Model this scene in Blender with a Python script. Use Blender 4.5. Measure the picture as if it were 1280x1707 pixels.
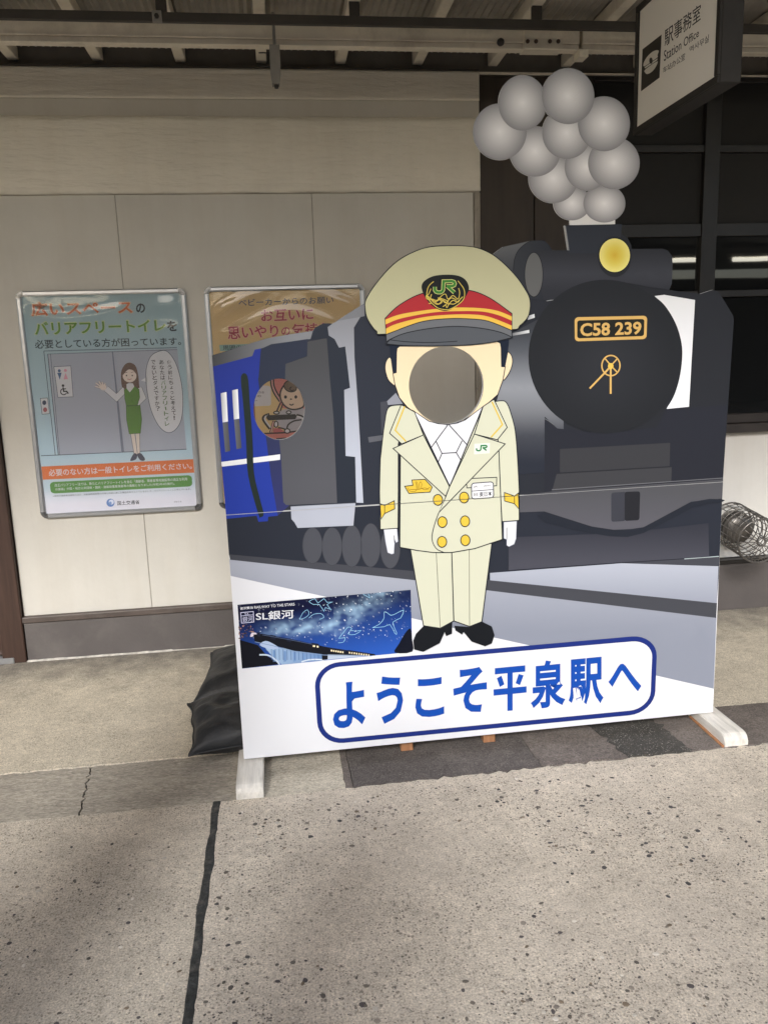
import bpy, bmesh, math, random
from mathutils import Vector, Matrix, noise
from mathutils.geometry import tessellate_polygon
R = math.radians
random.seed(7)
scene = bpy.context.scene
for o in list(bpy.data.objects):
    bpy.data.objects.remove(o)
col = scene.collection

# ------------------------------------------------------------------ camera
F_PX, PITCH, YAW, ROLL = 1336.3, 0.1902, 0.1266, -0.033
CAM = Vector((0.0, -4.1077, 1.465))
_fw = Vector((math.sin(YAW)*math.cos(PITCH), math.cos(YAW)*math.cos(PITCH), -math.sin(PITCH)))
_r0 = Vector((math.cos(YAW), -math.sin(YAW), 0)); _u0 = _r0.cross(_fw)
RT = math.cos(ROLL)*_r0 + math.sin(ROLL)*_u0
UP = -math.sin(ROLL)*_r0 + math.cos(ROLL)*_u0
cd = bpy.data.cameras.new('camera'); cam = bpy.data.objects.new('camera', cd); col.objects.link(cam)
cd.sensor_fit = 'VERTICAL'; cd.sensor_height = 36.0; cd.sensor_width = 27.0
cd.lens = 36.0*F_PX/1707.0; cd.clip_start = 0.05; cd.clip_end = 3000
m3 = Matrix((RT, UP, -_fw)).transposed()
cam.matrix_world = Matrix.Translation(CAM) @ m3.to_4x4()
scene.camera = cam

# ------------------------------------------------------------------ light
SUN_EL, SUN_AZ = 30.0, 20.0          # sun stands behind the viewer, to the left
w = bpy.data.worlds.new('World'); scene.world = w; w.use_nodes = True
nt = w.node_tree; nt.nodes.clear()
sky = nt.nodes.new('ShaderNodeTexSky'); sky.sky_type = 'NISHITA'; sky.sun_disc = False
sky.sun_elevation = R(SUN_EL); sky.sun_rotation = R(180+SUN_AZ); sky.dust_density = 2.5; sky.air_density = 1.0
bgn = nt.nodes.new('ShaderNodeBackground'); bgn.inputs['Strength'].default_value = 0.15
won = nt.nodes.new('ShaderNodeOutputWorld')
nt.links.new(sky.outputs[0], bgn.inputs[0]); nt.links.new(bgn.outputs[0], won.inputs[0])
ld = bpy.data.lights.new('sun', 'SUN'); ld.energy = 1.42; ld.angle = R(10); ld.color = (0.965, 0.982, 1.0)
sun = bpy.data.objects.new('sun', ld); col.objects.link(sun)
sd = Vector((math.sin(R(SUN_AZ))*math.cos(R(SUN_EL)), math.cos(R(SUN_AZ))*math.cos(R(SUN_EL)), -math.sin(R(SUN_EL))))
sun.rotation_euler = sd.to_track_quat('-Z', 'Y').to_euler(); sun.location = (-4, -9, 6)
vs = scene.view_settings
vs.view_transform = 'Standard'; vs.look = 'None'; vs.gamma = 1.0; vs.use_curve_mapping = False; vs.exposure = 0.98
scene.cycles.max_bounces = 10; scene.cycles.diffuse_bounces = 5; scene.cycles.transparent_max_bounces = 12

# ------------------------------------------------------------------ helpers
def S(h, k=1.0):
    h = h.lstrip('#'); o = []
    for i in (0, 2, 4):
        c = int(h[i:i+2], 16)/255.0
        o.append((c/12.92 if c <= 0.04045 else ((c+0.055)/1.055)**2.4)*k)
    return tuple(o)

def ray(x, y): return _fw + RT*((x-640)/F_PX) - UP*((y-853.5)/F_PX)
def hit(x, y, p0, n):
    d = ray(x, y); t = (Vector(p0)-CAM).dot(n)/d.dot(n); return CAM + d*t
def WY(x, y, Y=0.0): return hit(x, y, (0, Y, 0), Vector((0, 1, 0)))
def GZ(x, y, z=0.0): return hit(x, y, (0, 0, z), Vector((0, 0, 1)))

def tag(o, label=None, cat=None, group=None, kind=None):
    if label: o['label'] = label
    if cat: o['category'] = cat
    if group: o['group'] = group
    if kind: o['kind'] = kind
    return o

def thing(name, loc, label, cat, group=None):
    o = bpy.data.objects.new(name, None); o.empty_display_size = 0.1; col.objects.link(o); o.location = loc
    return tag(o, label, cat, group)

def place(o, parent):
    """meshes are written in world coordinates; keep them there under a moved root"""
    if parent is not None:
        o.parent = parent
        loc = Vector((0, 0, 0)); p = parent
        if p.type == 'EMPTY': loc = p.location
        o.matrix_parent_inverse = Matrix.Translation(-loc)
    return o

def obj(name, bm, mats, parent=None, smooth=False, kind=None):
    me = bpy.data.meshes.new(name); bm.to_mesh(me); bm.free()
    if not isinstance(mats, (list, tuple)): mats = [mats]
    for m in mats: me.materials.append(m)
    if smooth:
        for p in me.polygons: p.use_smooth = True
    o = bpy.data.objects.new(name, me); col.objects.link(o)
    if kind: o['kind'] = kind
    return place(o, parent)

def bx(bm, a, b, bev=0.0, seg=1):
    vs_ = [bm.verts.new((x, y, z)) for x in (a[0], b[0]) for y in (a[1], b[1]) for z in (a[2], b[2])]
    fs = [(0,1,3,2),(4,6,7,5),(0,4,5,1),(2,3,7,6),(0,2,6,4),(1,5,7,3)]
    faces = [bm.faces.new([vs_[i] for i in f]) for f in fs]
    if bev > 0:
        es = list({e for f in faces for e in f.edges})
        bmesh.ops.bevel(bm, geom=es, offset=bev, segments=seg, affect='EDGES', profile=0.5)
    return bm

def box(name, a, b, mat, parent=None, bev=0.0, seg=1, kind=None):
    bm = bmesh.new(); bx(bm, a, b, bev, seg); bmesh.ops.recalc_face_normals(bm, faces=bm.faces)
    return obj(name, bm, mat, parent, kind=kind)

def tube(bm, pts, r, n=8, closed=False, cap=True):
    pts = [Vector(p) for p in pts]; rings = []
    N = len(pts); prev = None
    for i, p in enumerate(pts):
        a = pts[(i-1) % N] if (closed or i > 0) else p
        b = pts[(i+1) % N] if (closed or i < N-1) else p
        t = (b-a).normalized()
        if prev is None:
            up = Vector((0, 0, 1)) if abs(t.z) < 0.9 else Vector((1, 0, 0))
            e1 = t.cross(up).normalized()
        else:
            e1 = (prev - t*prev.dot(t)).normalized()
        prev = e1; e2 = t.cross(e1)
        rr = r[i] if isinstance(r, (list, tuple)) else r
        rings.append([bm.verts.new(p + (e1*math.cos(k*2*math.pi/n) + e2*math.sin(k*2*math.pi/n))*rr) for k in range(n)])
    M = N if closed else N-1
    for i in range(M):
        A, B = rings[i], rings[(i+1) % N]
        for k in range(n):
            bm.faces.new((A[k], A[(k+1) % n], B[(k+1) % n], B[k]))
    if cap and not closed:
        bm.faces.new(rings[0][::-1]); bm.faces.new(rings[-1])
    return bm

def prism(bm, loops, z_of, thick_vec, top_only=False):
    """loops: list of lists of 3d points (outer, holes...); extruded by thick_vec"""
    flat = [p for l in loops for p in l]
    tris = tessellate_polygon([[Vector(p) for p in l] for l in loops])
    tv = Vector(thick_vec)
    A = [bm.verts.new(p) for p in flat]
    B = [bm.verts.new(Vector(p)+tv) for p in flat]
    for t in tris:
        try: bm.faces.new([A[i] for i in t])
        except ValueError: pass
        try: bm.faces.new([B[i] for i in t][::-1])
        except ValueError: pass
    off = 0; sides = []
    for l in loops:
        n = len(l)
        for i in range(n):
            j = (i+1) % n
            try:
                f = bm.faces.new((A[off+i], B[off+i], B[off+j], A[off+j])); sides.append(f)
            except ValueError: pass
        off += n
    bmesh.ops.recalc_face_normals(bm, faces=bm.faces)
    return sides

# ------------------------------------------------------------------ materials
def newmat(name):
    m = bpy.data.materials.new(name); m.use_nodes = True
    nt = m.node_tree; p = nt.nodes['Principled BSDF']
    return m, nt, p, nt.nodes, nt.links

def mat(name, c, rough=0.6, var=0.12, scale=6.0, bump=0.0, bscale=60.0, metal=0.0, spec=0.5, stretch=(1,1,1), dirt=None, dirt_amt=0.0, dirt_scale=2.0):
    m, nt, p, N, L = newmat(name)
    tc = N.new('ShaderNodeTexCoord'); mp = N.new('ShaderNodeMapping'); mp.inputs['Scale'].default_value = stretch
    L.new(tc.outputs['Object'], mp.inputs[0])
    n1 = N.new('ShaderNodeTexNoise'); n1.inputs['Scale'].default_value = scale; n1.inputs['Detail'].default_value = 6; n1.inputs['Roughness'].default_value = 0.62
    L.new(mp.outputs[0], n1.inputs['Vector'])
    rp = N.new('ShaderNodeValToRGB')
    a = tuple(x*(1-var) for x in c); b = tuple(min(1, x*(1+var)) for x in c)
    rp.color_ramp.elements[0].position = 0.3; rp.color_ramp.elements[1].position = 0.7
    rp.color_ramp.elements[0].color = (*a, 1); rp.color_ramp.elements[1].color = (*b, 1)
    L.new(n1.outputs[0], rp.inputs[0]); out = rp.outputs[0]
    if dirt:
        n2 = N.new('ShaderNodeTexNoise'); n2.inputs['Scale'].default_value = dirt_scale; n2.inputs['Detail'].default_value = 9; n2.inputs['Roughness'].default_value = 0.7
        L.new(mp.outputs[0], n2.inputs['Vector'])
        r2 = N.new('ShaderNodeValToRGB'); r2.color_ramp.elements[0].position = 0.5; r2.color_ramp.elements[1].position = 0.72
        r2.color_ramp.elements[0].color = (0, 0, 0, 1); r2.color_ramp.elements[1].color = (dirt_amt,)*3 + (1,)
        L.new(n2.outputs[0], r2.inputs[0])
        mx = N.new('ShaderNodeMix'); mx.data_type = 'RGBA'
        L.new(r2.outputs[0], mx.inputs[0]); L.new(out, mx.inputs[6]); mx.inputs[7].default_value = (*dirt, 1)
        out = mx.outputs[2]
    L.new(out, p.inputs['Base Color'])
    p.inputs['Roughness'].default_value = rough; p.inputs['Metallic'].default_value = metal
    p.inputs['Specular IOR Level'].default_value = spec
    if bump > 0:
        n3 = N.new('ShaderNodeTexNoise'); n3.inputs['Scale'].default_value = bscale; n3.inputs['Detail'].default_value = 5
        L.new(mp.outputs[0], n3.inputs['Vector'])
        bp = N.new('ShaderNodeBump'); bp.inputs['Strength'].default_value = bump; bp.inputs['Distance'].default_value = 0.01
        L.new(n3.outputs[0], bp.inputs['Height']); L.new(bp.outputs[0], p.inputs['Normal'])
    return m

def attr_mat(name, rough=0.4, spec=0.4, grain=0.0):
    m, nt, p, N, L = newmat(name)
    a = N.new('ShaderNodeAttribute'); a.attribute_name = 'Col'
    L.new(a.outputs['Color'], p.inputs['Base Color'])
    p.inputs['Roughness'].default_value = rough; p.inputs['Specular IOR Level'].default_value = spec
    if grain:
        tc = N.new('ShaderNodeTexCoord'); n1 = N.new('ShaderNodeTexNoise'); n1.inputs['Scale'].default_value = 5; n1.inputs['Detail'].default_value = 3
        L.new(tc.outputs['Object'], n1.inputs['Vector'])
        bp = N.new('ShaderNodeBump'); bp.inputs['Strength'].default_value = grain; bp.inputs['Distance'].default_value = 0.01
        L.new(n1.outputs[0], bp.inputs['Height']); L.new(bp.outputs[0], p.inputs['Normal'])
    return m

def concrete(name, c, speck=0.5, speck_scale=110.0, grain=260.0, streak=(1,1,1), patch=0.18, pores=True, big=0.0, stain=None, stain_amt=0.5, grime=None):
    m, nt, p, N, L = newmat(name)
    tc = N.new('ShaderNodeTexCoord'); mp = N.new('ShaderNodeMapping'); mp.inputs['Scale'].default_value = streak
    L.new(tc.outputs['Object'], mp.inputs[0]); V = mp.outputs[0]
    def noi(sc, det=5, ro=0.6):
        n = N.new('ShaderNodeTexNoise'); n.inputs['Scale'].default_value = sc; n.inputs['Detail'].default_value = det; n.inputs['Roughness'].default_value = ro
        L.new(V, n.inputs['Vector']); return n.outputs[0]
    def ramp(src, p0, p1, c0, c1):
        r = N.new('ShaderNodeValToRGB'); e = r.color_ramp.elements
        e[0].position = p0; e[1].position = p1; e[0].color = (*c0, 1); e[1].color = (*c1, 1); L.new(src, r.inputs[0]); return r.outputs[0]
    def mix(f, a, b, mode='MIX'):
        x = N.new('ShaderNodeMix'); x.data_type = 'RGBA'; x.blend_type = mode
        if hasattr(f, 'default_value') or not isinstance(f, float): L.new(f, x.inputs[0])
        else: x.inputs[0].default_value = f
        for s, i in ((a, 6), (b, 7)):
            if isinstance(s, tuple): x.inputs[i].default_value = (*s, 1)
            else: L.new(s, x.inputs[i])
        return x.outputs[2]
    base = ramp(noi(2.2, 7, 0.65), 0.3, 0.72, tuple(x*(1-patch) for x in c), tuple(min(1, x*(1+patch)) for x in c))
    g = ramp(noi(grain, 3, 0.7), 0.3, 0.7, (0.55,)*3, (1.38,)*3)
    base = mix(1.0, base, g, 'MULTIPLY')
    base = mix(1.0, base, ramp(noi(grain*0.22, 6, 0.7), 0.32, 0.68, (0.80,)*3, (1.16,)*3), 'MULTIPLY')
    base = mix(1.0, base, ramp(noi(7.5, 5, 0.6), 0.30, 0.70, (0.84,)*3, (1.10,)*3), 'MULTIPLY')
    if stain:
        base = mix(ramp(noi(1.1, 9, 0.72), 0.46, 0.66, (0, 0, 0), (stain_amt,)*3), base, stain)
    if grime:   # splashed dirt that has gathered along the wall, ragged and streaky
        sp = N.new('ShaderNodeSeparateXYZ'); L.new(tc.outputs['Object'], sp.inputs[0])
        mr = N.new('ShaderNodeMapRange'); L.new(sp.outputs[1], mr.inputs[0]); mr.inputs[1].default_value = -0.75; mr.inputs[2].default_value = 0.0; mr.inputs[3].default_value = -0.34; mr.inputs[4].default_value = 0.30
        ad = N.new('ShaderNodeMath'); ad.operation = 'ADD'; L.new(noi(5.0, 9, 0.75), ad.inputs[0]); L.new(mr.outputs[0], ad.inputs[1])
        base = mix(ramp(ad.outputs[0], 0.38, 0.80, (0, 0, 0), (0.85,)*3), base, grime)
    hgt = noi(grain*0.6, 4)
    if speck > 0:
        for sc, thr, cc, seedoff in ((speck_scale, 0.30, (0.035, 0.03, 0.027), 0), (speck_scale*0.55, 0.24, (0.10, 0.085, 0.07), 3.7), (speck_scale*1.5, 0.26, (0.62, 0.58, 0.52), 9.1)):
            mm = N.new('ShaderNodeMapping'); mm.inputs['Location'].default_value = (seedoff, seedoff*1.3, 0); L.new(V, mm.inputs[0])
            # warp so that the stones are not round
            nz = N.new('ShaderNodeTexNoise'); nz.inputs['Scale'].default_value = sc*0.8; L.new(mm.outputs[0], nz.inputs['Vector'])
            va = N.new('ShaderNodeVectorMath'); va.operation = 'MULTIPLY_ADD'
            va.inputs[1].default_value = (0.8/sc,)*3
            L.new(nz.outputs['Color'], va.inputs[0]); L.new(mm.outputs[0], va.inputs[2])
            vo = N.new('ShaderNodeTexVoronoi'); vo.inputs['Scale'].default_value = sc; L.new(va.outputs[0], vo.inputs['Vector'])
            # only some of the cells carry a dark stone
            sel = N.new('ShaderNodeSeparateColor'); L.new(vo.outputs['Color'], sel.inputs[0])
            lt = N.new('ShaderNodeMath'); lt.operation = 'LESS_THAN'; L.new(sel.outputs[0], lt.inputs[0]); lt.inputs[1].default_value = 0.34
            inn = N.new('ShaderNodeMapRange'); L.new(vo.outputs['Distance'], inn.inputs[0]); inn.inputs[1].default_value = thr; inn.inputs[2].default_value = thr+0.10
            inn.inputs[3].default_value = 1; inn.inputs[4].default_value = 0
            mu = N.new('ShaderNodeMath'); mu.operation = 'MULTIPLY'; L.new(lt.outputs[0], mu.inputs[0]); L.new(inn.outputs[0], mu.inputs[1])
            cl = N.new('ShaderNodeMapRange'); L.new(noi(3.3+seedoff, 3), cl.inputs[0]); cl.inputs[1].default_value = 0.36; cl.inputs[2].default_value = 0.62; cl.inputs[3].default_value = 0.25
            m2 = N.new('ShaderNodeMath'); m2.operation = 'MULTIPLY'; L.new(mu.outputs[0], m2.inputs[0]); L.new(cl.outputs[0], m2.inputs[1])
            m3_ = N.new('ShaderNodeMath'); m3_.operation = 'MULTIPLY'; L.new(m2.outputs[0], m3_.inputs[0]); m3_.inputs[1].default_value = speck
            base = mix(m3_.outputs[0], base, cc)
    L.new(base, p.inputs['Base Color'])
    p.inputs['Roughness'].default_value = 0.88; p.inputs['Specular IOR Level'].default_value = 0.3
    bp = N.new('ShaderNodeBump'); bp.inputs['Strength'].default_value = 0.55; bp.inputs['Distance'].default_value = 0.004
    L.new(hgt, bp.inputs['Height']); L.new(bp.outputs[0], p.inputs['Normal'])
    return m

def mortar(name, c, stroke=0.35, stretch=(0.25, 1, 1.6), var=0.07):
    """trowelled, painted render"""
    m, nt, p, N, L = newmat(name)
    tc = N.new('ShaderNodeTexCoord'); mp = N.new('ShaderNodeMapping'); mp.inputs['Scale'].default_value = stretch
    L.new(tc.outputs['Object'], mp.inputs[0])
    n0 = N.new('ShaderNodeTexNoise'); n0.inputs['Scale'].default_value = 1.7; n0.inputs['Detail'].default_value = 8; n0.inputs['Roughness'].default_value = 0.7
    L.new(tc.outputs['Object'], n0.inputs['Vector'])
    r = N.new('ShaderNodeValToRGB'); e = r.color_ramp.elements; e[0].position = 0.3; e[1].position = 0.7
    e[0].color = (*[x*(1-var) for x in c], 1); e[1].color = (*[min(1, x*(1+var)) for x in c], 1)
    L.new(n0.outputs[0], r.inputs[0])
    nsp = N.new('ShaderNodeTexNoise'); nsp.inputs['Scale'].default_value = 22; nsp.inputs['Detail'].default_value = 8; nsp.inputs['Roughness'].default_value = 0.75
    L.new(tc.outputs['Object'], nsp.inputs['Vector'])
    r3 = N.new('ShaderNodeValToRGB'); e = r3.color_ramp.elements; e[0].position = 0.24; e[1].position = 0.33; e[0].color = (0.72, 0.68, 0.62, 1); e[1].color = (1, 1, 1, 1)
    L.new(nsp.outputs[0], r3.inputs[0])
    mu = N.new('ShaderNodeMix'); mu.data_type = 'RGBA'; mu.blend_type = 'MULTIPLY'; mu.inputs[0].default_value = 1
    L.new(r.outputs[0], mu.inputs[6]); L.new(r3.outputs[0], mu.inputs[7])
    # faint run marks down the wall
    ms = N.new('ShaderNodeMapping'); ms.inputs['Scale'].default_value = (7, 7, 0.6); L.new(tc.outputs['Object'], ms.inputs[0])
    ns = N.new('ShaderNodeTexNoise'); ns.inputs['Scale'].default_value = 1.0; ns.inputs['Detail'].default_value = 7; ns.inputs['Roughness'].default_value = 0.65; L.new(ms.outputs[0], ns.inputs['Vector'])
    rs_ = N.new('ShaderNodeValToRGB'); e = rs_.color_ramp.elements; e[0].position = 0.30; e[1].position = 0.55; e[0].color = (0.955, 0.945, 0.93, 1); e[1].color = (1, 1, 1, 1); L.new(ns.outputs[0], rs_.inputs[0])
    m2_ = N.new('ShaderNodeMix'); m2_.data_type = 'RGBA'; m2_.blend_type = 'MULTIPLY'; m2_.inputs[0].default_value = 1
    L.new(mu.outputs[2], m2_.inputs[6]); L.new(rs_.outputs[0], m2_.inputs[7])
    L.new(m2_.outputs[2], p.inputs['Base Color'])
    p.inputs['Roughness'].default_value = 0.72; p.inputs['Specular IOR Level'].default_value = 0.25
    n1 = N.new('ShaderNodeTexNoise'); n1.inputs['Scale'].default_value = 26; n1.inputs['Detail'].default_value = 6; n1.inputs['Roughness'].default_value = 0.66
    L.new(mp.outputs[0], n1.inputs['Vector'])
    b = N.new('ShaderNodeBump'); b.inputs['Strength'].default_value = stroke; b.inputs['Distance'].default_value = 0.02
    L.new(n1.outputs[0], b.inputs['Height']); L.new(b.outputs[0], p.inputs['Normal'])
    return m

M = {}
M['print'] = attr_mat('laminated_print', 0.42, 0.18, 0.05)
M['paper'] = attr_mat('poster_print', 0.55, 0.3)
M['panel_edge'] = mat('panel_edge', (0.62, 0.63, 0.64), 0.6, 0.05)
M['wall'] = mortar('wall_paint', (0.60, 0.58, 0.527), 0.10, (1, 1, 1), 0.06)
M['wall_rough'] = mortar('wall_render', (0.82, 0.775, 0.675), 0.5)
M['wall_stipple'] = mortar('wall_stipple', (0.46, 0.42, 0.355), 1.0, (3, 3, 1.2), 0.12)
M['wall_back'] = mat('wall_core', (0.16, 0.145, 0.125), 0.9, 0.2)
M['plinth'] = mat('plinth_paint', (0.098, 0.087, 0.084), 0.6, 0.14, 3.0, 0.12, 90, dirt=(0.24, 0.22, 0.2), dirt_amt=0.35)
M['mould'] = mat('moulding_brown', (0.085, 0.066, 0.057), 0.5, 0.2, 8, 0.1, 50, dirt=(0.2, 0.18, 0.16), dirt_amt=0.3, dirt_scale=9)
M['brown'] = mat('brown_board', (0.045, 0.033, 0.024), 0.55, 0.2, 4, 0.1, 40, stretch=(4, 4, 0.4))
M['frame_dark'] = mat('dark_window_frame', (0.018, 0.016, 0.015), 0.4, 0.2, 6)
M['sill'] = mat('sill_paint', (0.035, 0.03, 0.028), 0.45, 0.2, 6)
M['door'] = mat('door_wood', (0.055, 0.03, 0.022), 0.4, 0.3, 5, 0.1, 60, stretch=(8, 8, 0.5))
M['alu'] = mat('aluminium', (0.56, 0.58, 0.61), 0.33, 0.05, 30, 0.02, 200, metal=0.85)
M['alu_cap'] = mat('frame_corner_metal', (0.34, 0.35, 0.36), 0.25, 0.1, 30, metal=0.9)
M['cream'] = mat('cream_steel', (0.82, 0.755, 0.63), 0.5, 0.10, 5, 0.05, 60, dirt=(0.2, 0.15, 0.1), dirt_amt=0.35, dirt_scale=6)
M['sheet'] = mat('roof_sheet', (0.40, 0.375, 0.335), 0.75, 0.2, 5)
M['girder'] = mat('girder_paint', (0.05, 0.044, 0.038), 0.6, 0.25, 5, 0.1, 40)
M['box_grey'] = mat('junction_box_grey', (0.247, 0.234, 0.215), 0.55, 0.15, 10)
M['dark_metal'] = mat('dark_metal', (0.022, 0.02, 0.018), 0.65, 0.2, 10)
M['rubber'] = mat('black_sack', (0.017, 0.019, 0.022), 0.55, 0.3, 9, 0.22, 70, dirt=(0.09, 0.085, 0.08), dirt_amt=0.35, dirt_scale=7)
M['timber'] = mat('painted_timber', (0.74, 0.715, 0.66), 0.7, 0.16, 4, 0.35, 70, stretch=(14, 1.2, 8), dirt=(0.36, 0.34, 0.29), dirt_amt=0.5, dirt_scale=3)
M['stud'] = mat('raw_timber', (0.36, 0.17, 0.08), 0.75, 0.25, 9, 0.2, 60, stretch=(8, 8, 1))
M['wire'] = mat('galvanised_wire', (0.16, 0.15, 0.14), 0.38, 0.25, 40, metal=0.7)
M['steel'] = mat('bright_steel', (0.5, 0.49, 0.47), 0.25, 0.15, 20, metal=0.95)
M['rust'] = mat('rusted_steel', (0.10, 0.065, 0.045), 0.8, 0.4, 20, 0.3, 80)
M['caulk'] = mat('old_caulk', (0.62, 0.59, 0.53), 0.8, 0.25, 30, 0.4, 90, dirt=(0.2, 0.18, 0.16), dirt_amt=0.7, dirt_scale=14)
M['tar'] = mat('joint_tar', (0.032, 0.034, 0.033), 0.7, 0.6, 30, 0.8, 70, dirt=(0.16, 0.15, 0.13), dirt_amt=0.75, dirt_scale=26)
M['near'] = concrete('concrete_near', (0.582, 0.518, 0.426), 0.6, 135, 190, patch=0.13, stain=(0.33, 0.30, 0.265), stain_amt=0.4)
M['near2'] = concrete('concrete_near_right', (0.632, 0.563, 0.469), 0.7, 120, 185, patch=0.13, stain=(0.36, 0.325, 0.285), stain_amt=0.4)
M['far'] = concrete('concrete_far', (0.630, 0.565, 0.450), 0.45, 150, 170, (1, 1, 1), patch=0.16, stain=(0.30, 0.27, 0.225), stain_amt=0.45, grime=(0.15, 0.138, 0.12))
M['strip'] = concrete('concrete_strip', (0.402, 0.365, 0.305), 0.25, 140, 200, (0.35, 1.4, 1), patch=0.2, stain=(0.17, 0.155, 0.14), stain_amt=0.5)
M['strip_light'] = concrete('concrete_strip_pale', (0.534, 0.489, 0.402), 0.3, 140, 240, (0.5, 1.2, 1), patch=0.14)
M['asphalt'] = concrete('asphalt_patch', (0.131, 0.116, 0.108), 0.3, 160, 150, patch=0.28, stain=(0.20, 0.18, 0.16), stain_amt=0.6)
M['asphalt_dark'] = concrete('asphalt_new', (0.075, 0.071, 0.064), 0.7, 120, 300, patch=0.2)
M['asphalt_pale'] = concrete('asphalt_old', (0.190, 0.164, 0.147), 0.3, 160, 150, patch=0.28, stain=(0.10, 0.09, 0.084), stain_amt=0.6)
M['dirt'] = mat('joint_dirt', (0.045, 0.04, 0.034), 0.95, 0.4, 20, 0.5, 80)
M['ballast'] = concrete('track_ballast', (0.17, 0.15, 0.13), 0.9, 18, 60)
M['platform'] = concrete('opposite_concrete', (0.33, 0.31, 0.28), 0.2, 40, 100)
M['foliage'] = mat('far_hill', (0.05, 0.07, 0.03), 0.95, 0.4, 0.3)

def glass_mat(name, tint=(0.01, 0.011, 0.012), rough=0.02):
    m, nt, p, N, L = newmat(name)
    p.inputs['Base Color'].default_value = (*tint, 1); p.inputs['Roughness'].default_value = rough
    p.inputs['Specular IOR Level'].default_value = 0.6
    tc = N.new('ShaderNodeTexCoord'); n = N.new('ShaderNodeTexNoise'); n.inputs['Scale'].default_value = 1.6
    L.new(tc.outputs['Object'], n.inputs['Vector'])
    b = N.new('ShaderNodeBump'); b.inputs['Strength'].default_value = 0.03; b.inputs['Distance'].default_value = 0.02
    L.new(n.outputs[0], b.inputs['Height']); L.new(b.outputs[0], p.inputs['Normal'])
    return m
M['pane'] = glass_mat('dark_window_glass')

def film_mat(name):
    """clear glossy plastic cover in front of a poster"""
    m, nt, p, N, L = newmat(name); N.remove(p)
    tr = N.new('ShaderNodeBsdfTransparent'); gl = N.new('ShaderNodeBsdfGlossy'); gl.inputs['Roughness'].default_value = 0.06
    fr = N.new('ShaderNodeFresnel'); fr.inputs['IOR'].default_value = 1.58
    tc = N.new('ShaderNodeTexCoord'); n = N.new('ShaderNodeTexNoise'); n.inputs['Scale'].default_value = 7
    L.new(tc.outputs['Object'], n.inputs['Vector'])
    b = N.new('ShaderNodeBump'); b.inputs['Strength'].default_value = 0.06; b.inputs['Distance'].default_value = 0.02
    L.new(n.outputs[0], b.inputs['Height']); L.new(b.outputs[0], gl.inputs['Normal']); L.new(b.outputs[0], fr.inputs['Normal'])
    du = N.new('ShaderNodeBsdfDiffuse'); du.inputs['Color'].default_value = (0.75, 0.75, 0.76, 1)
    md = N.new('ShaderNodeMixShader'); md.inputs[0].default_value = 0.08     # thin white diffuse veil mixed over the clear plastic
    L.new(tr.outputs[0], md.inputs[1]); L.new(du.outputs[0], md.inputs[2])
    mx = N.new('ShaderNodeMixShader'); out = [x for x in N if x.type == 'OUTPUT_MATERIAL'][0]
    L.new(fr.outputs[0], mx.inputs[0]); L.new(md.outputs[0], mx.inputs[1]); L.new(gl.outputs[0], mx.inputs[2]); L.new(mx.outputs[0], out.inputs[0])
    return m
M['film'] = film_mat('poster_cover_film')

def emit_mat(name, c, s):
    m, nt, p, N, L = newmat(name)
    p.inputs['Base Color'].default_value = (0.8, 0.8, 0.8, 1); p.inputs['Emission Color'].default_value = (*c, 1); p.inputs['Emission Strength'].default_value = s
    return m
M['tube'] = emit_mat('lit_tube', (1, 0.95, 0.8), 7.0)

# ------------------------------------------------------------------ flat print
_tc = {}
def glyphs(s, bold=0.0):
    k = (s, bold)
    if k in _tc: return _tc[k]
    c = bpy.data.curves.new('t', 'FONT'); c.body = s; c.offset = bold; c.resolution_u = 3
    o = bpy.data.objects.new('t', c); col.objects.link(o)
    dg = bpy.context.evaluated_depsgraph_get()
    me = bpy.data.meshes.new_from_object(o.evaluated_get(dg))
    me.calc_loop_triangles()
    vv = [(v.co.x, v.co.y) for v in me.vertices]; tt = [tuple(t.vertices) for t in me.loop_triangles]
    bpy.data.objects.remove(o); bpy.data.curves.remove(c); bpy.data.meshes.remove(me)
    used = {i for t in tt for i in t}
    xs = [vv[i][0] for i in used] or [0, 1]; ys = [vv[i][1] for i in used] or [0, 1]
    _tc[k] = (vv, tt, min(xs), max(xs), min(ys), max(ys))
    return _tc[k]

def area2(p): return sum(p[i][0]*p[(i+1) % len(p)][1]-p[(i+1) % len(p)][0]*p[i][1] for i in range(len(p)))
def clip_half(poly, a, b, inside):
    out = []; n = len(poly)
    def d(p): return (b[0]-a[0])*(p[1]-a[1])-(b[1]-a[1])*(p[0]-a[0])
    for i in range(n):
        p, q = poly[i], poly[(i+1) % n]; dp, dq = d(p), d(q)
        if not inside: dp, dq = -dp, -dq
        if dp >= 0: out.append(p)
        if (dp > 0 and dq < 0) or (dp < 0 and dq > 0):
            t = dp/(dp-dq); out.append((p[0]+(q[0]-p[0])*t, p[1]+(q[1]-p[1])*t))
    return out
def subtract(poly, hole):
    xs = [p[0] for p in poly]; ys = [p[1] for p in poly]; hx = [p[0] for p in hole]; hy = [p[1] for p in hole]
    if max(xs) <= min(hx) or min(xs) >= max(hx) or max(ys) <= min(hy) or min(ys) >= max(hy): return [poly]
    outs = []; rest = poly
    for i in range(len(hole)):
        a, b = hole[i], hole[(i+1) % len(hole)]
        o = clip_half(rest, a, b, False)
        if len(o) >= 3 and abs(area2(o)) > 1e-7: outs.append(o)
        rest = clip_half(rest, a, b, True)
        if len(rest) < 3 or abs(area2(rest)) < 1e-7: break
    else:
        return outs
    return outs

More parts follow.
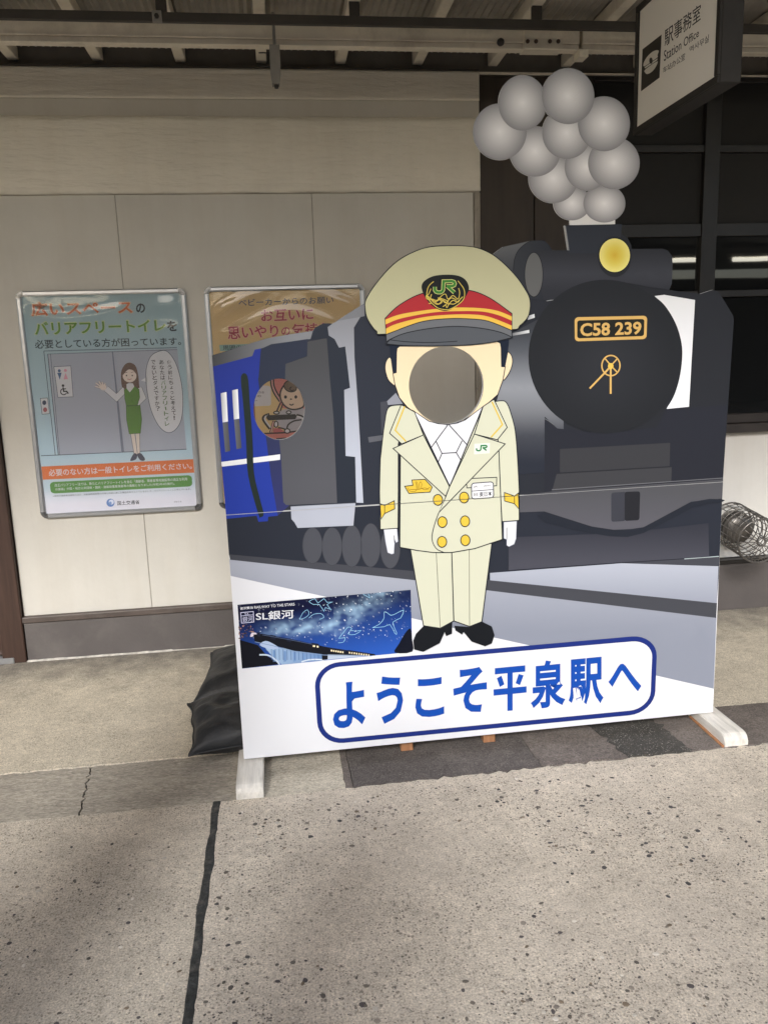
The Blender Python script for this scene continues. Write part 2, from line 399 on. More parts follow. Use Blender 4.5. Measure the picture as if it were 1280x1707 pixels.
def smooth(pts, n=5, closed=True):
    out = []; N = len(pts)
    rng = range(N) if closed else range(N-1)
    for i in rng:
        def g(j): return pts[j % N] if closed else pts[max(0, min(N-1, j))]
        p0, p1, p2, p3 = g(i-1), g(i), g(i+1), g(i+2)
        for k in range(n):
            t = k/n; t2 = t*t; t3 = t2*t
            out.append(tuple(0.5*((2*p1[a])+(-p0[a]+p2[a])*t+(2*p0[a]-5*p1[a]+4*p2[a]-p3[a])*t2+(-p0[a]+3*p1[a]-3*p2[a]+p3[a])*t3) for a in (0, 1)))
    if not closed: out.append(tuple(pts[-1]))
    return out
def ellipse(cx, cy, rx, ry, n=40, a0=0.0, a1=2*math.pi):
    full = abs(a1-a0-2*math.pi) < 1e-6
    return [(cx+rx*math.cos(a0+(a1-a0)*i/(n if full else n-1)), cy+ry*math.sin(a0+(a1-a0)*i/(n if full else n-1))) for i in range(n)]
def rquad(tl, tr, br, bl, r, n=5):
    """rounded quad, r in fractions of the two sides"""
    def P(u, v): return tuple((tl[a]*(1-u)+tr[a]*u)*(1-v)+(bl[a]*(1-u)+br[a]*u)*v for a in (0, 1))
    ru, rv = r; out = []
    for (cu, cv, a) in ((1-ru, rv, -90), (1-ru, 1-rv, 0), (ru, 1-rv, 90), (ru, rv, 180)):
        for i in range(n+1):
            t = R(a+90*i/n); out.append(P(cu+ru*math.cos(t), cv+rv*math.sin(t)))
    return out
class CropMap:
    """coordinates read in an enlarged crop of the photograph"""
    def __init__(s, x, y, k): s.x, s.y, s.k = x, y, k
    def __call__(s, *pts): return [(s.x+a/s.k, s.y+b/s.k) for a, b in pts]
    def p(s, a, b): return (s.x+a/s.k, s.y+b/s.k)
    def ell(s, cx, cy, rx, ry, n=40, **kw): return ellipse(s.x+cx/s.k, s.y+cy/s.k, rx/s.k, ry/s.k, n, **kw)

class Art:
    STEP = 0.00012
    def __init__(s, name, parent, p0, n, mat, holes=(), base=0.0004):
        s.name, s.parent, s.p0, s.n, s.mat, s.holes, s.base = name, parent, Vector(p0), Vector(n).normalized(), mat, holes, base
        s.V = []; s.F = []; s.C = []
    def pt(s, x, y, layer): return hit(x, y, s.p0, s.n) + s.n*(s.base + layer*s.STEP)
    def _emit(s, poly, c, layer):
        polys = [poly]
        for h in s.holes: polys = [q for p in polys for q in subtract(p, h)]
        for p in polys:
            i0 = len(s.V)
            for (x, y) in p:
                s.V.append(s.pt(x, y, layer))
                s.C.append(c(x, y) if callable(c) else c)
            s.F.append(tuple(range(i0, i0+len(p))))
    def poly(s, loops, c, layer, maxe=None):
        if isinstance(loops[0][0], (int, float)): loops = [loops]
        flat = [p for l in loops for p in l]
        for t in tessellate_polygon([[Vector((p[0], p[1], 0)) for p in l] for l in loops]):
            tri = [flat[i] for i in t]
            if area2(tri) < 0: tri = tri[::-1]
            if maxe: s._sub(tri, c, layer, maxe, 0)
            else: s._emit(tri, c, layer)
    def _sub(s, tri, c, layer, maxe, dep):
        e = [math.dist(tri[i], tri[(i+1) % 3]) for i in range(3)]; k = e.index(max(e))
        if e[k] <= maxe or dep > 12: s._emit(tri, c, layer); return
        a, b, d = tri[k], tri[(k+1) % 3], tri[(k+2) % 3]; m = ((a[0]+b[0])/2, (a[1]+b[1])/2)
        s._sub([a, m, d], c, layer, maxe, dep+1); s._sub([m, b, d], c, layer, maxe, dep+1)
    def stroke(s, pts, wd, c, layer, closed=False):
        if wd < 2.2: wd *= 1.25
        n = len(pts); hw = wd/2; L_ = []; R_ = []
        for i in range(n):
            a = pts[(i-1) % n] if (closed or i > 0) else pts[i]
            b = pts[(i+1) % n] if (closed or i < n-1) else pts[i]
            p = pts[i]
            def nrm(u, v):
                dx, dy = v[0]-u[0], v[1]-u[1]; l = math.hypot(dx, dy) or 1; return (-dy/l, dx/l)
            n1 = nrm(a, p) if a != p else nrm(p, b); n2 = nrm(p, b) if b != p else nrm(a, p)
            mx, my = n1[0]+n2[0], n1[1]+n2[1]; l = math.hypot(mx, my) or 1; mx /= l; my /= l
            k = 1/max(0.5, mx*n1[0]+my*n1[1])
            L_.append((p[0]+mx*hw*k, p[1]+my*hw*k)); R_.append((p[0]-mx*hw*k, p[1]-my*hw*k))
        for i in range(n if closed else n-1):
            j = (i+1) % n
            q = [L_[i], L_[j], R_[j], R_[i]]
            for tri in ([q[0], q[1], q[2]], [q[0], q[2], q[3]]):
                if abs(area2(tri)) < 1e-9: continue
                if area2(tri) < 0: tri = tri[::-1]
                s._emit(tri, c, layer)
    def shape(s, pts, c, layer, line=None, lw=1.3, **kw):
        s.poly(pts, c, layer, **kw)
        if line is not None: s.stroke(pts, lw, line, layer+1, closed=True)
    def radial(s, cx, cy, rx, ry, fn, layer, n=40, rings=6):
        for k in range(rings):
            r0, r1 = k/rings, (k+1)/rings
            for i in range(n):
                a0, a1 = 2*math.pi*i/n, 2*math.pi*(i+1)/n
                P = lambda r, a: (cx+rx*r*math.cos(a), cy+ry*r*math.sin(a))
                q = [P(r0, a0), P(r1, a0), P(r1, a1), P(r0, a1)] if k else [P(0, 0), P(r1, a0), P(r1, a1)]
                g = lambda x, y: fn(min(1, math.hypot((x-cx)/rx, (y-cy)/ry)))
                s._emit(q, g, layer)
    def text(s, st, quad, c, layer, bold=0.0):
        vv, tt, x0, x1, y0, y1 = glyphs(st, bold); tl, tr, br, bl = quad
        def P(v):
            u = (v[0]-x0)/(x1-x0); t = (y1-v[1])/(y1-y0)
            return tuple((tl[a]*(1-u)+tr[a]*u)*(1-t)+(bl[a]*(1-u)+br[a]*u)*t for a in (0, 1))
        q = [P(v) for v in vv]
        for t in tt:
            tri = [q[i] for i in t]
            if abs(area2(tri)) < 1e-9: continue
            if area2(tri) < 0: tri = tri[::-1]
            s._emit(tri, c, layer)
    def grid(s, quad, nu, nv, fn, layer):
        tl, tr, br, bl = quad
        P = lambda u, v: tuple((tl[a]*(1-u)+tr[a]*u)*(1-v)+(bl[a]*(1-u)+br[a]*u)*v for a in (0, 1))
        i0 = len(s.V)
        for j in range(nv+1):
            for i in range(nu+1):
                u, v = i/nu, j/nv; x, y = P(u, v); s.V.append(s.pt(x, y, layer)); s.C.append(fn(u, v))
        for j in range(nv):
            for i in range(nu):
                a = i0+j*(nu+1)+i; s.F.append((a, a+nu+1, a+nu+2, a+1))
    def build(s, label=None, kind=None):
        me = bpy.data.meshes.new(s.name); me.from_pydata([tuple(v) for v in s.V], [], s.F)
        at = me.color_attributes.new('Col', 'FLOAT_COLOR', 'POINT')
        flat = []
        for c in s.C: flat += [c[0], c[1], c[2], 1.0]
        at.data.foreach_set('color', flat)
        # all print faces look to the viewer's side of the sheet
        for p in me.polygons:
            pass
        bm = bmesh.new(); bm.from_mesh(me)
        bm.normal_update()
        bad = [f for f in bm.faces if f.normal.dot(s.n) < 0]
        if bad: bmesh.ops.reverse_faces(bm, faces=bad)
        bm.to_mesh(me); bm.free()
        me.materials.append(s.mat)
        o = bpy.data.objects.new(s.name, me); col.objects.link(o)
        if label: o['label'] = label
        if kind: o['kind'] = kind
        return place(o, s.parent)

def lerp3(a, b, t): t = max(0, min(1, t)); return tuple(a[i]+(b[i]-a[i])*t for i in range(3))
def stops(lst, t):
    for (t0, c0), (t1, c1) in zip(lst, lst[1:]):
        if t <= t1: return lerp3(c0, c1, (t-t0)/(t1-t0))
    return lst[-1][1]
# ------------------------------------------------------------------ ground and platform
g = bmesh.new(); bmesh.ops.create_grid(g, x_segments=1, y_segments=1, size=600)
for v in g.verts: v.co.z = -1.1
obj('ground', g, M['ballast'], kind='structure')
platform = box('platform', (-14, -5.4, -1.095), (16, 0.3, -0.012), M['dirt'], kind='structure')

def jag(p, q, n, amp, seed):
    out = []
    for i in range(n):
        t = i/n; a = 0 if i == 0 else amp
        k = noise.noise(Vector((seed, t*n*0.7, 0)))*amp*1.6 + noise.noise(Vector((seed+5, t*n*2.1, 3)))*amp*0.7
        k = k if i else 0
        dx, dy = q[0]-p[0], q[1]-p[1]; l = math.hypot(dx, dy)
        out.append((p[0]+dx*t-dy/l*k, p[1]+dy*t+dx/l*k))
    return out
def slab(name, pts, z, mat_):
    bm = bmesh.new(); prism(bm, [[(x, y, z) for x, y in pts]], None, (0, 0, -0.03))
    return obj(name, bm, mat_, platform)
def line(p, q, n=40, amp=0.004, seed=0): return jag(p, q, n, amp, seed) + [q]
YA, YB = -1.214, -1.552
edge_near = line((-12, YB), (-1.2, YB), 6, 0.002, 1) + line((-1.2, YB), (-0.12, YB-0.004), 46, 0.004, 2)[1:] + line((-0.12, YB-0.004), (0.17, YB+0.004), 14, 0.003, 3)[1:] + line((0.17, YB+0.004), (1.75, YB+0.022), 70, 0.011, 4)[1:] + [(14, YB+0.03)]
edge_far = line((-12, YA), (-1.2, YA), 4, 0.002, 11) + line((-1.2, YA), (2.2, YA+0.012), 110, 0.005, 12)[1:] + [(14, YA+0.02)]
def between(edge, x0, x1):
    def at(x):
        for a, b in zip(edge, edge[1:]):
            if a[0] <= x <= b[0]: return a[1]+(b[1]-a[1])*(x-a[0])/max(1e-9, b[0]-a[0])
        return edge[-1][1]
    return [(x0, at(x0))] + [p for p in edge if x0 < p[0] < x1] + [(x1, at(x1))]
def sh(l, d): return [(x, y+d) for x, y in l]
# far slab beside the wall
slab('concrete_slab', [(-12, -0.02)] + sh(edge_far, 0.004) + [(14, -0.02)], 0.0, M['far'])
# strip along the platform: old concrete, then asphalt repairs
def strip_piece(name, left, right, z, mat_, gap=0.002):
    """left / right: jagged cut lines from far to near"""
    n = sh(between(edge_near, left[-1][0]+gap, right[-1][0]-gap), 0.003)
    f = sh(between(edge_far, left[0][0]+gap, right[0][0]-gap), -0.003)
    pts = f + [(x-gap, y) for x, y in right[1:-1]] + n[::-1] + [(x+gap, y) for x, y in left[1:-1]][::-1]
    return slab(name, pts, z, mat_)
def cut(x0, x1, n=14, amp=0.006, seed=0): return line((x0, YA), (x1, YB), n, amp, seed)
c0 = [(-12, YA), (-12, YB)]; c1 = cut(-0.767, -0.732, 22, 0.009, 21); c2 = cut(-0.135, -0.125, 12, 0.002, 22); c3 = cut(0.158, 0.16, 10, 0.003, 23); c3b = cut(0.180, 0.186, 10, 0.004, 29)
c4 = cut(0.86, 0.87, 18, 0.009, 24); c5 = cut(1.14, 1.20, 16, 0.016, 25); c6 = cut(1.42, 1.44, 16, 0.016, 26); c7 = cut(2.05, 1.98, 16, 0.012, 27); c8 = [(14, YA+0.02), (14, YB+0.03)]
strip_piece('concrete_strip', c0, c1, -0.002, M['strip'], 0.0028)
strip_piece('concrete_strip', c1, c2, -0.003, M['strip'], 0.0028)
strip_piece('concrete_strip', c2, c3, -0.0015, M['strip_light'], 0.0008)
strip_piece('sealant_band', c3, c3b, 0.001, M['asphalt_pale'], 0.0005)
strip_piece('asphalt_patch', c3b, c4, 0.0015, M['asphalt'], 0.002)
strip_piece('asphalt_patch', c4, c5, 0.003, M['asphalt_pale'], 0.001)
strip_piece('asphalt_patch', c5, c6, 0.005, M['asphalt_dark'], 0.0004)
strip_piece('asphalt_patch', c6, c7, 0.002, M['asphalt_pale'], 0.001)
strip_piece('asphalt_patch', c7, c8, 0.002, M['asphalt_pale'], 0.003)
# near slabs, split by a tarred joint
JX = -0.281
jl = line((JX-0.009, YB), (JX-0.011, -5.4), 160, 0.0022, 31); jr = line((JX+0.009, YB), (JX+0.011, -5.4), 160, 0.0022, 32)
near_l = slab('concrete_slab', [(-12, -5.4)] + sh(between(edge_near, -12, JX-0.009), -0.003) + jl[1:], 0.0, M['near'])
near_r = slab('concrete_slab', sh(between(edge_near, JX+0.009, 14), -0.003) + [(14, -5.4)] + jr[1:][::-1], 0.0, M['near2'])
def tar_edge(sgn, seed):
    out = []
    for i in range(240):
        y = YB-0.005-(4.4*i/239)
        wv = 0.0118 + 0.0055*noise.noise(Vector((seed, y*9, 0))) + 0.010*max(0, noise.noise(Vector((seed+3, y*5.5, 1)))-0.22)*3
        out.append((JX+sgn*wv + 0.002*noise.noise(Vector((seed, y*60, 4))), y))
    return out
bm = bmesh.new(); L1, R1 = tar_edge(-1, 41), tar_edge(1, 47)
cols_ = []
for (a, b) in zip(L1, R1):
    row = []
    for k, (t, z) in enumerate(((0, 0.0004), (0.18, 0.0030), (0.5, 0.0022), (0.82, 0.0030), (1, 0.0004))):
        x = a[0]+(b[0]-a[0])*t; row.append(bm.verts.new((x, a[1], z + 0.0012*noise.noise(Vector((x*60, a[1]*30, 2))))))
    cols_.append(row)
for r0, r1 in zip(cols_, cols_[1:]):
    for k in range(4): bm.faces.new((r0[k], r0[k+1], r1[k+1], r1[k]))
bmesh.ops.recalc_face_normals(bm, faces=bm.faces)
obj('joint_sealant', bm, M['tar'], platform, True)

# stones showing in the worn surface: low irregular lenses, too many to pick apart
def pebble_field(name, parent, n, box_, rmin, rmax, seed):
    rnd = random.Random(seed); V = []; Fc = []; C = []
    cols = [(0.10, 0.09, 0.08), (0.14, 0.125, 0.11), (0.15, 0.13, 0.11), (0.19, 0.15, 0.11), (0.075, 0.072, 0.072), (0.24, 0.21, 0.18), (0.09, 0.08, 0.08), (0.55, 0.51, 0.45)]
    done = 0; tries = 0
    while done < n and tries < n*20:
        tries += 1
        x = rnd.uniform(box_[0], box_[1]); y = rnd.uniform(box_[2], box_[3])
        if abs(x-JX) < 0.035: continue
        dens = 0.55 + 1.3*noise.noise(Vector((x*1.7, y*1.7, seed))) + 0.5*noise.noise(Vector((x*6, y*6, seed+3)))
        if rnd.random() > dens: continue
        r = rmin*(rmax/rmin)**(rnd.random()**4.2); a = rnd.uniform(0, 6.28); el = rnd.uniform(0.55, 1.0); k = 7
        c = rnd.choice(cols); f = rnd.uniform(0.8, 1.3); c = tuple(q*f for q in c)
        i0 = len(V); V.append((x, y, 0.0012+r*0.05)); C.append(c)
        for ring, (s_, z) in enumerate(((0.72, 0.0011+r*0.035), (1.0, 0.0004))):
            for j in range(k):
                t = 6.283*j/k + 0.2*ring; rr = r*s_*(0.82+0.36*rnd.random())
                px, py = rr*math.cos(t), rr*el*math.sin(t)
                V.append((x+px*math.cos(a)-py*math.sin(a), y+px*math.sin(a)+py*math.cos(a), z)); C.append(c)
        for j in range(k):
            j2 = (j+1) % k
            Fc.append((i0, i0+1+j, i0+1+j2)); Fc.append((i0+1+j, i0+1+k+j, i0+1+k+j2, i0+1+j2))
        done += 1
    me = bpy.data.meshes.new(name); me.from_pydata(V, [], Fc)
    at = me.color_attributes.new('Col', 'FLOAT_COLOR', 'POINT'); at.data.foreach_set('color', [q for c in C for q in (*c, 1.0)])
    me.materials.append(M['pebble']); o = bpy.data.objects.new(name, me); col.objects.link(o); o['kind'] = 'stuff'
    return place(o, parent)
M['pebble'] = attr_mat('worn_pebble', 0.75, 0.3)
pebble_field('exposed_pebbles', near_r, 3600, (JX+0.02, 1.5, -2.9, -1.60), 0.0014, 0.0095, 5)
pebble_field('exposed_pebbles', near_l, 1700, (-1.15, JX-0.02, -2.9, -1.60), 0.0013, 0.0070, 9)

# ------------------------------------------------------------------ station building
bld = thing('station_building', (0, 0, 0), 'cream rendered station building wall with brown plinth and dark windows', 'building')
core = box('wall_core', (-12, 0.035, -0.01), (14, 0.6, 3.3), M['wall_back'], bld)
ZP, ZJ, ZT = 0.236, 2.259, 2.806
XD, XC = -1.335, 1.056
joints = [XD, -0.700, 0.221, 1.022]
for a, b in zip(joints, joints[1:]):
    box('wall_panel', (a+0.0016, 0.0, ZP), (b-0.0016, 0.035, ZJ-0.003), M['wall'], bld, 0.0015)
M['joint'] = mat('panel_joint_filler', (0.30, 0.275, 0.235), 0.9, 0.25, 20)
for a in joints[1:3]: box('panel_joint', (a-0.0015, 0.0035, ZP), (a+0.0015, 0.0349, ZJ-0.004), M['joint'], bld)
# upper render band: three courses, the middle one a smooth inset fillet
M['fillet'] = mortar('wall_fillet', (0.58, 0.55, 0.49), 0.06, (1, 1, 1), 0.05)
def render_band(name, x0, x1, z0, z1, y, mat_, amp=0.003, lip=0.0):
    bm = bmesh.new(); nx, nz = 120, 14; vv = []
    for j in range(nz+1):
        row = []
        for i in range(nx+1):
            x = x0+(x1-x0)*i/nx; z = z0+(z1-z0)*j/nz
            d = amp*noise.noise(Vector((x*5, z*22, 1.5)))
            if lip and j == 0: d -= lip; z += 0.003*noise.noise(Vector((x*7, 0, 9)))
            row.append(bm.verts.new((x, y+d, z)))
        vv.append(row)
    for j in range(nz):
        for i in range(nx): bm.faces.new((vv[j][i], vv[j][i+1], vv[j+1][i+1], vv[j+1][i]))
    e = [v for v in vv[0]]
    bot = [bm.verts.new((v.co.x, 0.035, v.co.z)) for v in e]
    for i in range(nx): bm.faces.new((e[i+1], e[i], bot[i], bot[i+1]))
    t = vv[-1]; top = [bm.verts.new((v.co.x, 0.035, v.co.z)) for v in t]
    for i in range(nx): bm.faces.new((t[i], t[i+1], top[i+1], top[i]))
    return obj(name, bm, mat_, bld, True)
render_band('upper_wall', -4.0, XC-0.002, ZJ, 2.598, -0.012, M['wall_rough'], 0.004, 0.004)
render_band('wall_fillet', -4.0, XC-0.002, 2.598, 2.676, -0.003, M['fillet'], 0.0008)
render_band('upper_wall', -4.0, XC-0.002, 2.676, ZT, -0.010, M['wall_rough'], 0.002)
# stippled corner strip at the end of the cream wall
box('corner_strip', (1.024, -0.004, ZP), (XC, 0.034, ZJ-0.003), M['wall_stipple'], bld, 0.004, 2)
# plinth with its brown moulding
box('plinth', (XD, -0.016, 0.0), (XC, 0.034, 0.205), M['plinth'], bld, 0.003)
box('plinth_moulding', (XD-0.002, -0.028, 0.205), (XC+0.002, 0.034, ZP), M['mould'], bld, 0.004, 2)
# caulk where the plinth meets the paving
bm = bmesh.new(); rows = []
for i in range(330):
    x = -1.75+i*0.01
    k = 0.0012 + 0.0045*abs(noise.noise(Vector((x*14, 0, 7)))) if noise.noise(Vector((x*3.1, 4, 2))) > -0.1 else -0.004
    y0 = -0.0165; dz = 0.003*noise.noise(Vector((x*9, 1, 1)))
    rows.append([bm.verts.new((x, y0-0.0005, 0.005+dz+k)), bm.verts.new((x, y0-0.006-k, 0.004+dz)), bm.verts.new((x, y0-0.012-k, 0.0006))])
for a, b in zip(rows, rows[1:]):
    for k in range(2): bm.faces.new((a[k], a[k+1], b[k+1], b[k]))
obj('caulk_line', bm, M['caulk'], bld, True)
# brown boarded bay next to the cream wall
box('brown_bay', (XC+0.002, 0.008, 0.0), (1.335, 0.034, 2.79), M['brown'], bld, 0.003)
box('brown_bay', (1.339, 0.008, 0.0), (1.578, 0.034, 2.79), M['brown'], bld, 0.003)
# wall under the windows
box('wall_panel', (1.582, 0.0, 0.295), (2.86, 0.034, 1.0), mortar('wall_white', (0.66, 0.65, 0.62), 0.12, (1, 1, 1), 0.05), bld, 0.0015)
box('wall_panel', (2.864, 0.0, 0.295), (5.0, 0.034, 1.0), M['wall'], bld, 0.0015)
box('plinth', (1.582, -0.045, 0.0), (5.0, 0.034, 0.268), M['plinth'], bld, 0.003)
box('plinth_moulding', (1.582, -0.052, 0.268), (5.0, 0.034, 0.292), M['frame_dark'], bld, 0.003)
# windows: a bank of dark frames, each pane on its own
box('window_sill', (1.582, -0.05, 1.002), (5.0, 0.034, 1.052), M['sill'], bld, 0.003)
box('window_sill', (1.582, -0.03, 1.054), (5.0, 0.034, 1.103), M['sill'], bld, 0.003)
verts_x = [(1.582, 1.635), (2.226, 2.309), (2.90, 2.98), (3.6, 3.68)]
M['transom'] = mat('transom_black', (0.012, 0.011, 0.010), 0.7, 0.2, 5)
for a, b in verts_x: box('window_frame', (a, -0.016, 1.104), (b, 0.034, 2.79), M['frame_dark'], bld, 0.002)
for z0, z1, d in ((2.03, 2.093, 0.004), (1.722, 1.756, 0.006), (2.44, 2.475, 0.003), (2.77, 2.792, 0.002)):
    for (a, b), (c, d2) in zip(verts_x, verts_x[1:]):
        box('window_frame', (b+0.001, -0.012+d, z0), (c-0.001, 0.034, z1), M['frame_dark'], bld, 0.002)
for (a, b), (c, d2) in zip(verts_x, verts_x[1:]):
    for z0, z1 in ((2.093, 2.44), (2.475, 2.77)): box('transom_board', (b+0.0015, 0.012, z0+0.001), (c-0.0015, 0.03, z1-0.001), M['transom'], bld)
    for z0, z1 in ((1.104, 1.722), (1.756, 2.03)):
        box('pane', (b+0.0015, 0.012, z0+0.001), (c-0.0015, 0.018, z1-0.001), M['pane'], bld)
# doorway at the other end: brown post, door leaf, metal threshold
box('door_post', (-1.452, -0.03, 0.0), (XD-0.003, 0.034, 2.25), M['door'], bld, 0.004)
box('door_leaf', (-2.30, 0.012, 0.035), (-1.455, 0.034, 2.2), M['door'], bld, 0.003)
box('door_post', (-2.42, -0.03, 0.0), (-2.304, 0.034, 2.25), M['door'], bld, 0.004)
box('door_threshold', (-2.30, -0.035, 0.0), (-1.395, 0.011, 0.030), M['alu'], bld, 0.003)
box('wall_panel', (-12, 0.0, 0.0), (-2.424, 0.034, ZJ-0.003), M['wall'], bld, 0.002)
box('wall_panel', (-2.42, 0.0, 2.252), (XD-0.002, 0.034, ZJ-0.003), M['wall'], bld, 0.0005)

# ------------------------------------------------------------------ platform canopy
can = thing('platform_canopy', (0, -2, 2.84), 'cream raftered platform canopy with corrugated sheet above the wall', 'canopy')
CAN_L, CAN_H = 4.12, 3.36
bm = bmesh.new(); pitch = 0.032; n = int(8.0/(pitch/4)); ra = []; rb = []
for i in range(n+1):
    x = -3.0+i*pitch/4; z = 2.905+0.006*(0, 1, 0, -1)[i % 4]
    ra.append(bm.verts.new((x, 0.032, z))); rb.append(bm.verts.new((x, -1.2, z)))
for i in range(n): bm.faces.new((ra[i], ra[i+1], rb[i+1], rb[i]))
obj('corrugated_sheet', bm, M['sheet'], can)
box('roof_deck', (-12, -1.2, 2.93), (14, 0.6, 2.99), M['sheet'], can)
# the roof rises from the flat soffit to its outer edge
bm = bmesh.new(); prism(bm, [[(-12, -1.202, 2.93), (-12, -CAN_L, CAN_H+0.05), (-12, -CAN_L, CAN_H+0.11), (-12, -1.202, 2.99)]], None, (26, 0, 0)); obj('roof_deck', bm, M['sheet'], can)
box('roof_fascia', (-12, -CAN_L-0.03, CAN_H), (14, -CAN_L-0.001, CAN_H+0.16), M['cream'], can, 0.004)
for i in range(-3, 12):
    x = -0.725 + 0.371*i
    box('rafter', (x-0.024, -1.2, 2.842), (x+0.024, 0.030, 2.898), M['cream'], can, 0.003)
    bm = bmesh.new(); prism(bm, [[(x-0.024, -1.203, 2.842), (x-0.024, -CAN_L+0.004, CAN_H-0.04), (x-0.024, -CAN_L+0.004, CAN_H+0.045), (x-0.024, -1.203, 2.925)]], None, (0.048, 0, 0)); obj('rafter', bm, M['cream'], can)
box('girder', (-12, -0.66, 2.756), (14, -0.64, 2.790), M['girder'], can, 0.002)
for i in range(-3, 12, 2): box('cleat', (-0.725+0.371*i-0.02, -0.658, 2.7905), (-0.725+0.371*i+0.02, -0.642, 2.8415), M['girder'], can)
for i in range(-3, 4): box('post', (-1.44+i*4.5, -3.90, 0.0), (-1.08+i*4.5, -3.56, CAN_H-0.075), M['cream'], can, 0.01)
box('girder', (-12, -3.80, CAN_H-0.20), (14, -3.64, CAN_H-0.072), M['girder'], can, 0.002)
box('shadow_pillar', (-1.06, -4.98, -0.01), (-0.68, -4.64, 1.95), M['platform'], platform, 0.02)  # unseen pillar added behind the camera to cast the soft foreground shadow
box('wall_trim', (-4, -0.016, 2.8075), (XC-0.004, 0.030, 2.8135), M['girder'], can)
box('wall_trim', (XC, -0.006, 2.796), (5.0, 0.007, 2.806), M['cream'], can, 0.001)

# cream cable duct under the rafters, in two lengths with a coupling box between
duct = thing('cable_duct', (0, -0.45, 2.74), 'long cream cable duct running under the canopy rafters', 'duct')
def dseg(x0, x1):
    box('duct_body', (x0, -0.50, 2.760), (x1, -0.44, 2.822), M['cream'], duct, 0.004, 2)
    box('duct_lip', (x0, -0.494, 2.7365), (x1, -0.446, 2.759), M['cream'], duct, 0.003, 2)
xa, xb = WY(872, 60, -0.5).x, WY(938, 60, -0.5).x
xe, xf = WY(966, 60, -0.5).x, WY(971, 60, -0.5).x
dseg(-4.0, xe); dseg(xf, 5.0)
box('coupling', (xa, -0.506, 2.733), (xb, -0.437, 2.826), M['cream'], duct, 0.003)
for px_ in (879, 893, 916, 930):
    c = WY(px_, 69, -0.507); bm = bmesh.new(); tube(bm, [(c.x, -0.5055, c.z), (c.x, -0.510, c.z)], 0.0085, 10); obj('screw', bm, M['rust'], duct)
c = WY(835, 69, -0.51); bm = bmesh.new(); bmesh.ops.create_uvsphere(bm, u_segments=12, v_segments=8, radius=0.016, matrix=Matrix.Translation((c.x, -0.502, c.z))); obj('cap_nut', bm, M['girder'], duct, True)
a = WY(965, 81, -0.5); b = WY(980, 95, -0.5); box('duct_bracket', (a.x, -0.503, b.z), (b.x, -0.435, a.z), M['cream'], duct, 0.002)

# small grey box hanging on a rod, strapped to the duct
hb = thing('hanging_box', (0.05, -0.56, 2.6), 'small grey box on a thin rod hanging in front of the duct', 'box')
YH = -0.56
a = WY(448, 73, YH); b = WY(468, 117, YH); bm = bmesh.new()
q = [WY(449, 74, YH), WY(466, 74, YH), WY(468, 116, YH), WY(466, 139, YH), WY(454, 139, YH), WY(451, 116, YH)]
prism(bm, [[tuple(p) for p in q]], None, (0, 0.045, 0)); obj('box_body', bm, M['box_grey'], hb)
c = WY(461, 141, YH); bm = bmesh.new(); tube(bm, [(c.x, YH+0.02, c.z+0.02), (c.x, YH+0.02, c.z-0.008)], [0.011, 0.008], 10); obj('box_tip', bm, M['dark_metal'], hb)
c = WY(457, 60, YH); bm = bmesh.new(); tube(bm, [(c.x, YH+0.02, a.z-0.004), (c.x, YH+0.02, 2.842)], 0.006, 8); obj('rod', bm, M['box_grey'], hb)
c0_ = WY(431, 87, -0.515); c1_ = WY(452, 87, -0.515)
for yy in (88, 110):
    p0_, p1_ = WY(432, yy, -0.53), WY(450, yy+1, -0.555); bm = bmesh.new(); tube(bm, [p0_, (p0_+p1_)/2+Vector((0, -0.004, 0)), p1_], 0.0025, 6); obj('strap', bm, M['dark_metal'], hb)
# clamp on the dark girder
cl = WY(262, 27, -0.668)
ct = thing('girder_clamp', (cl.x, -0.668, cl.z), 'small steel clamp bolted under the dark girder', 'clamp')
box('clamp_plate', (cl.x-0.018, -0.672, cl.z-0.022), (cl.x+0.018, -0.661, cl.z+0.02), M['box_grey'], ct, 0.002)
bm = bmesh.new(); tube(bm, [(cl.x, -0.672, cl.z-0.002), (cl.x, -0.682, cl.z-0.002)], 0.009, 6); obj('bolt', bm, M['dark_metal'], ct)

# ------------------------------------------------------------------ the opposite platform (seen in the window glass)
box('opposite_platform', (-60, -17.5, -1.095), (80, -8.7, 0.0), M['platform'], kind='structure')
oc = thing('opposite_canopy', (0, -12.5, 3.4), 'dark canopy of the platform across the tracks, mirrored in the windows', 'canopy')
box('roof_deck', (-60, -16.0, 3.42), (80, -9.2, 3.50), M['sheet'], oc)
box('roof_fascia', (-60, -9.2, 3.30), (80, -9.15, 3.54), M['cream'], oc)
for i in range(-6, 10): box('post', (i*6-0.08, -12.9, 0.0), (i*6+0.08, -12.74, 3.415), M['girder'], oc)
box('back_wall', (-60, -16.05, 0.0), (80, -15.95, 3.2), M['girder'], oc)
for x, hw, lb in ((7.95, 0.42, 'short lit tube lamp mirrored in the window pane beside the locomotive print'), (10.1, 0.95, 'long lit tube lamp mirrored in the pane beyond the window post')):
    t = thing('platform_lamp', (x, -11.4, 3.165), lb, 'lamp', 'tube lamps mirrored in the windows')
    box('lamp_tray', (x-hw-0.08, -11.5, 3.20), (x+hw+0.08, -11.3, 3.26), M['cream'], t)
    bm = bmesh.new(); tube(bm, [(x-hw, -11.4, 3.165), (x+hw, -11.4, 3.165)], 0.045, 10); obj('tube', bm, M['tube'], t)
hl = bmesh.new(); pts = []
for i in range(60):
    x = -150+i*6; pts.append((x, 9+5*noise.noise(Vector((x*0.02, 3, 0)))+2*noise.noise(Vector((x*0.11, 1, 0)))))
va = [hl.verts.new((x, -120, -1.2)) for x, h in pts]; vb = [hl.verts.new((x, -150, h)) for x, h in pts]; vc = [hl.verts.new((x, -190, -1.2)) for x, h in pts]
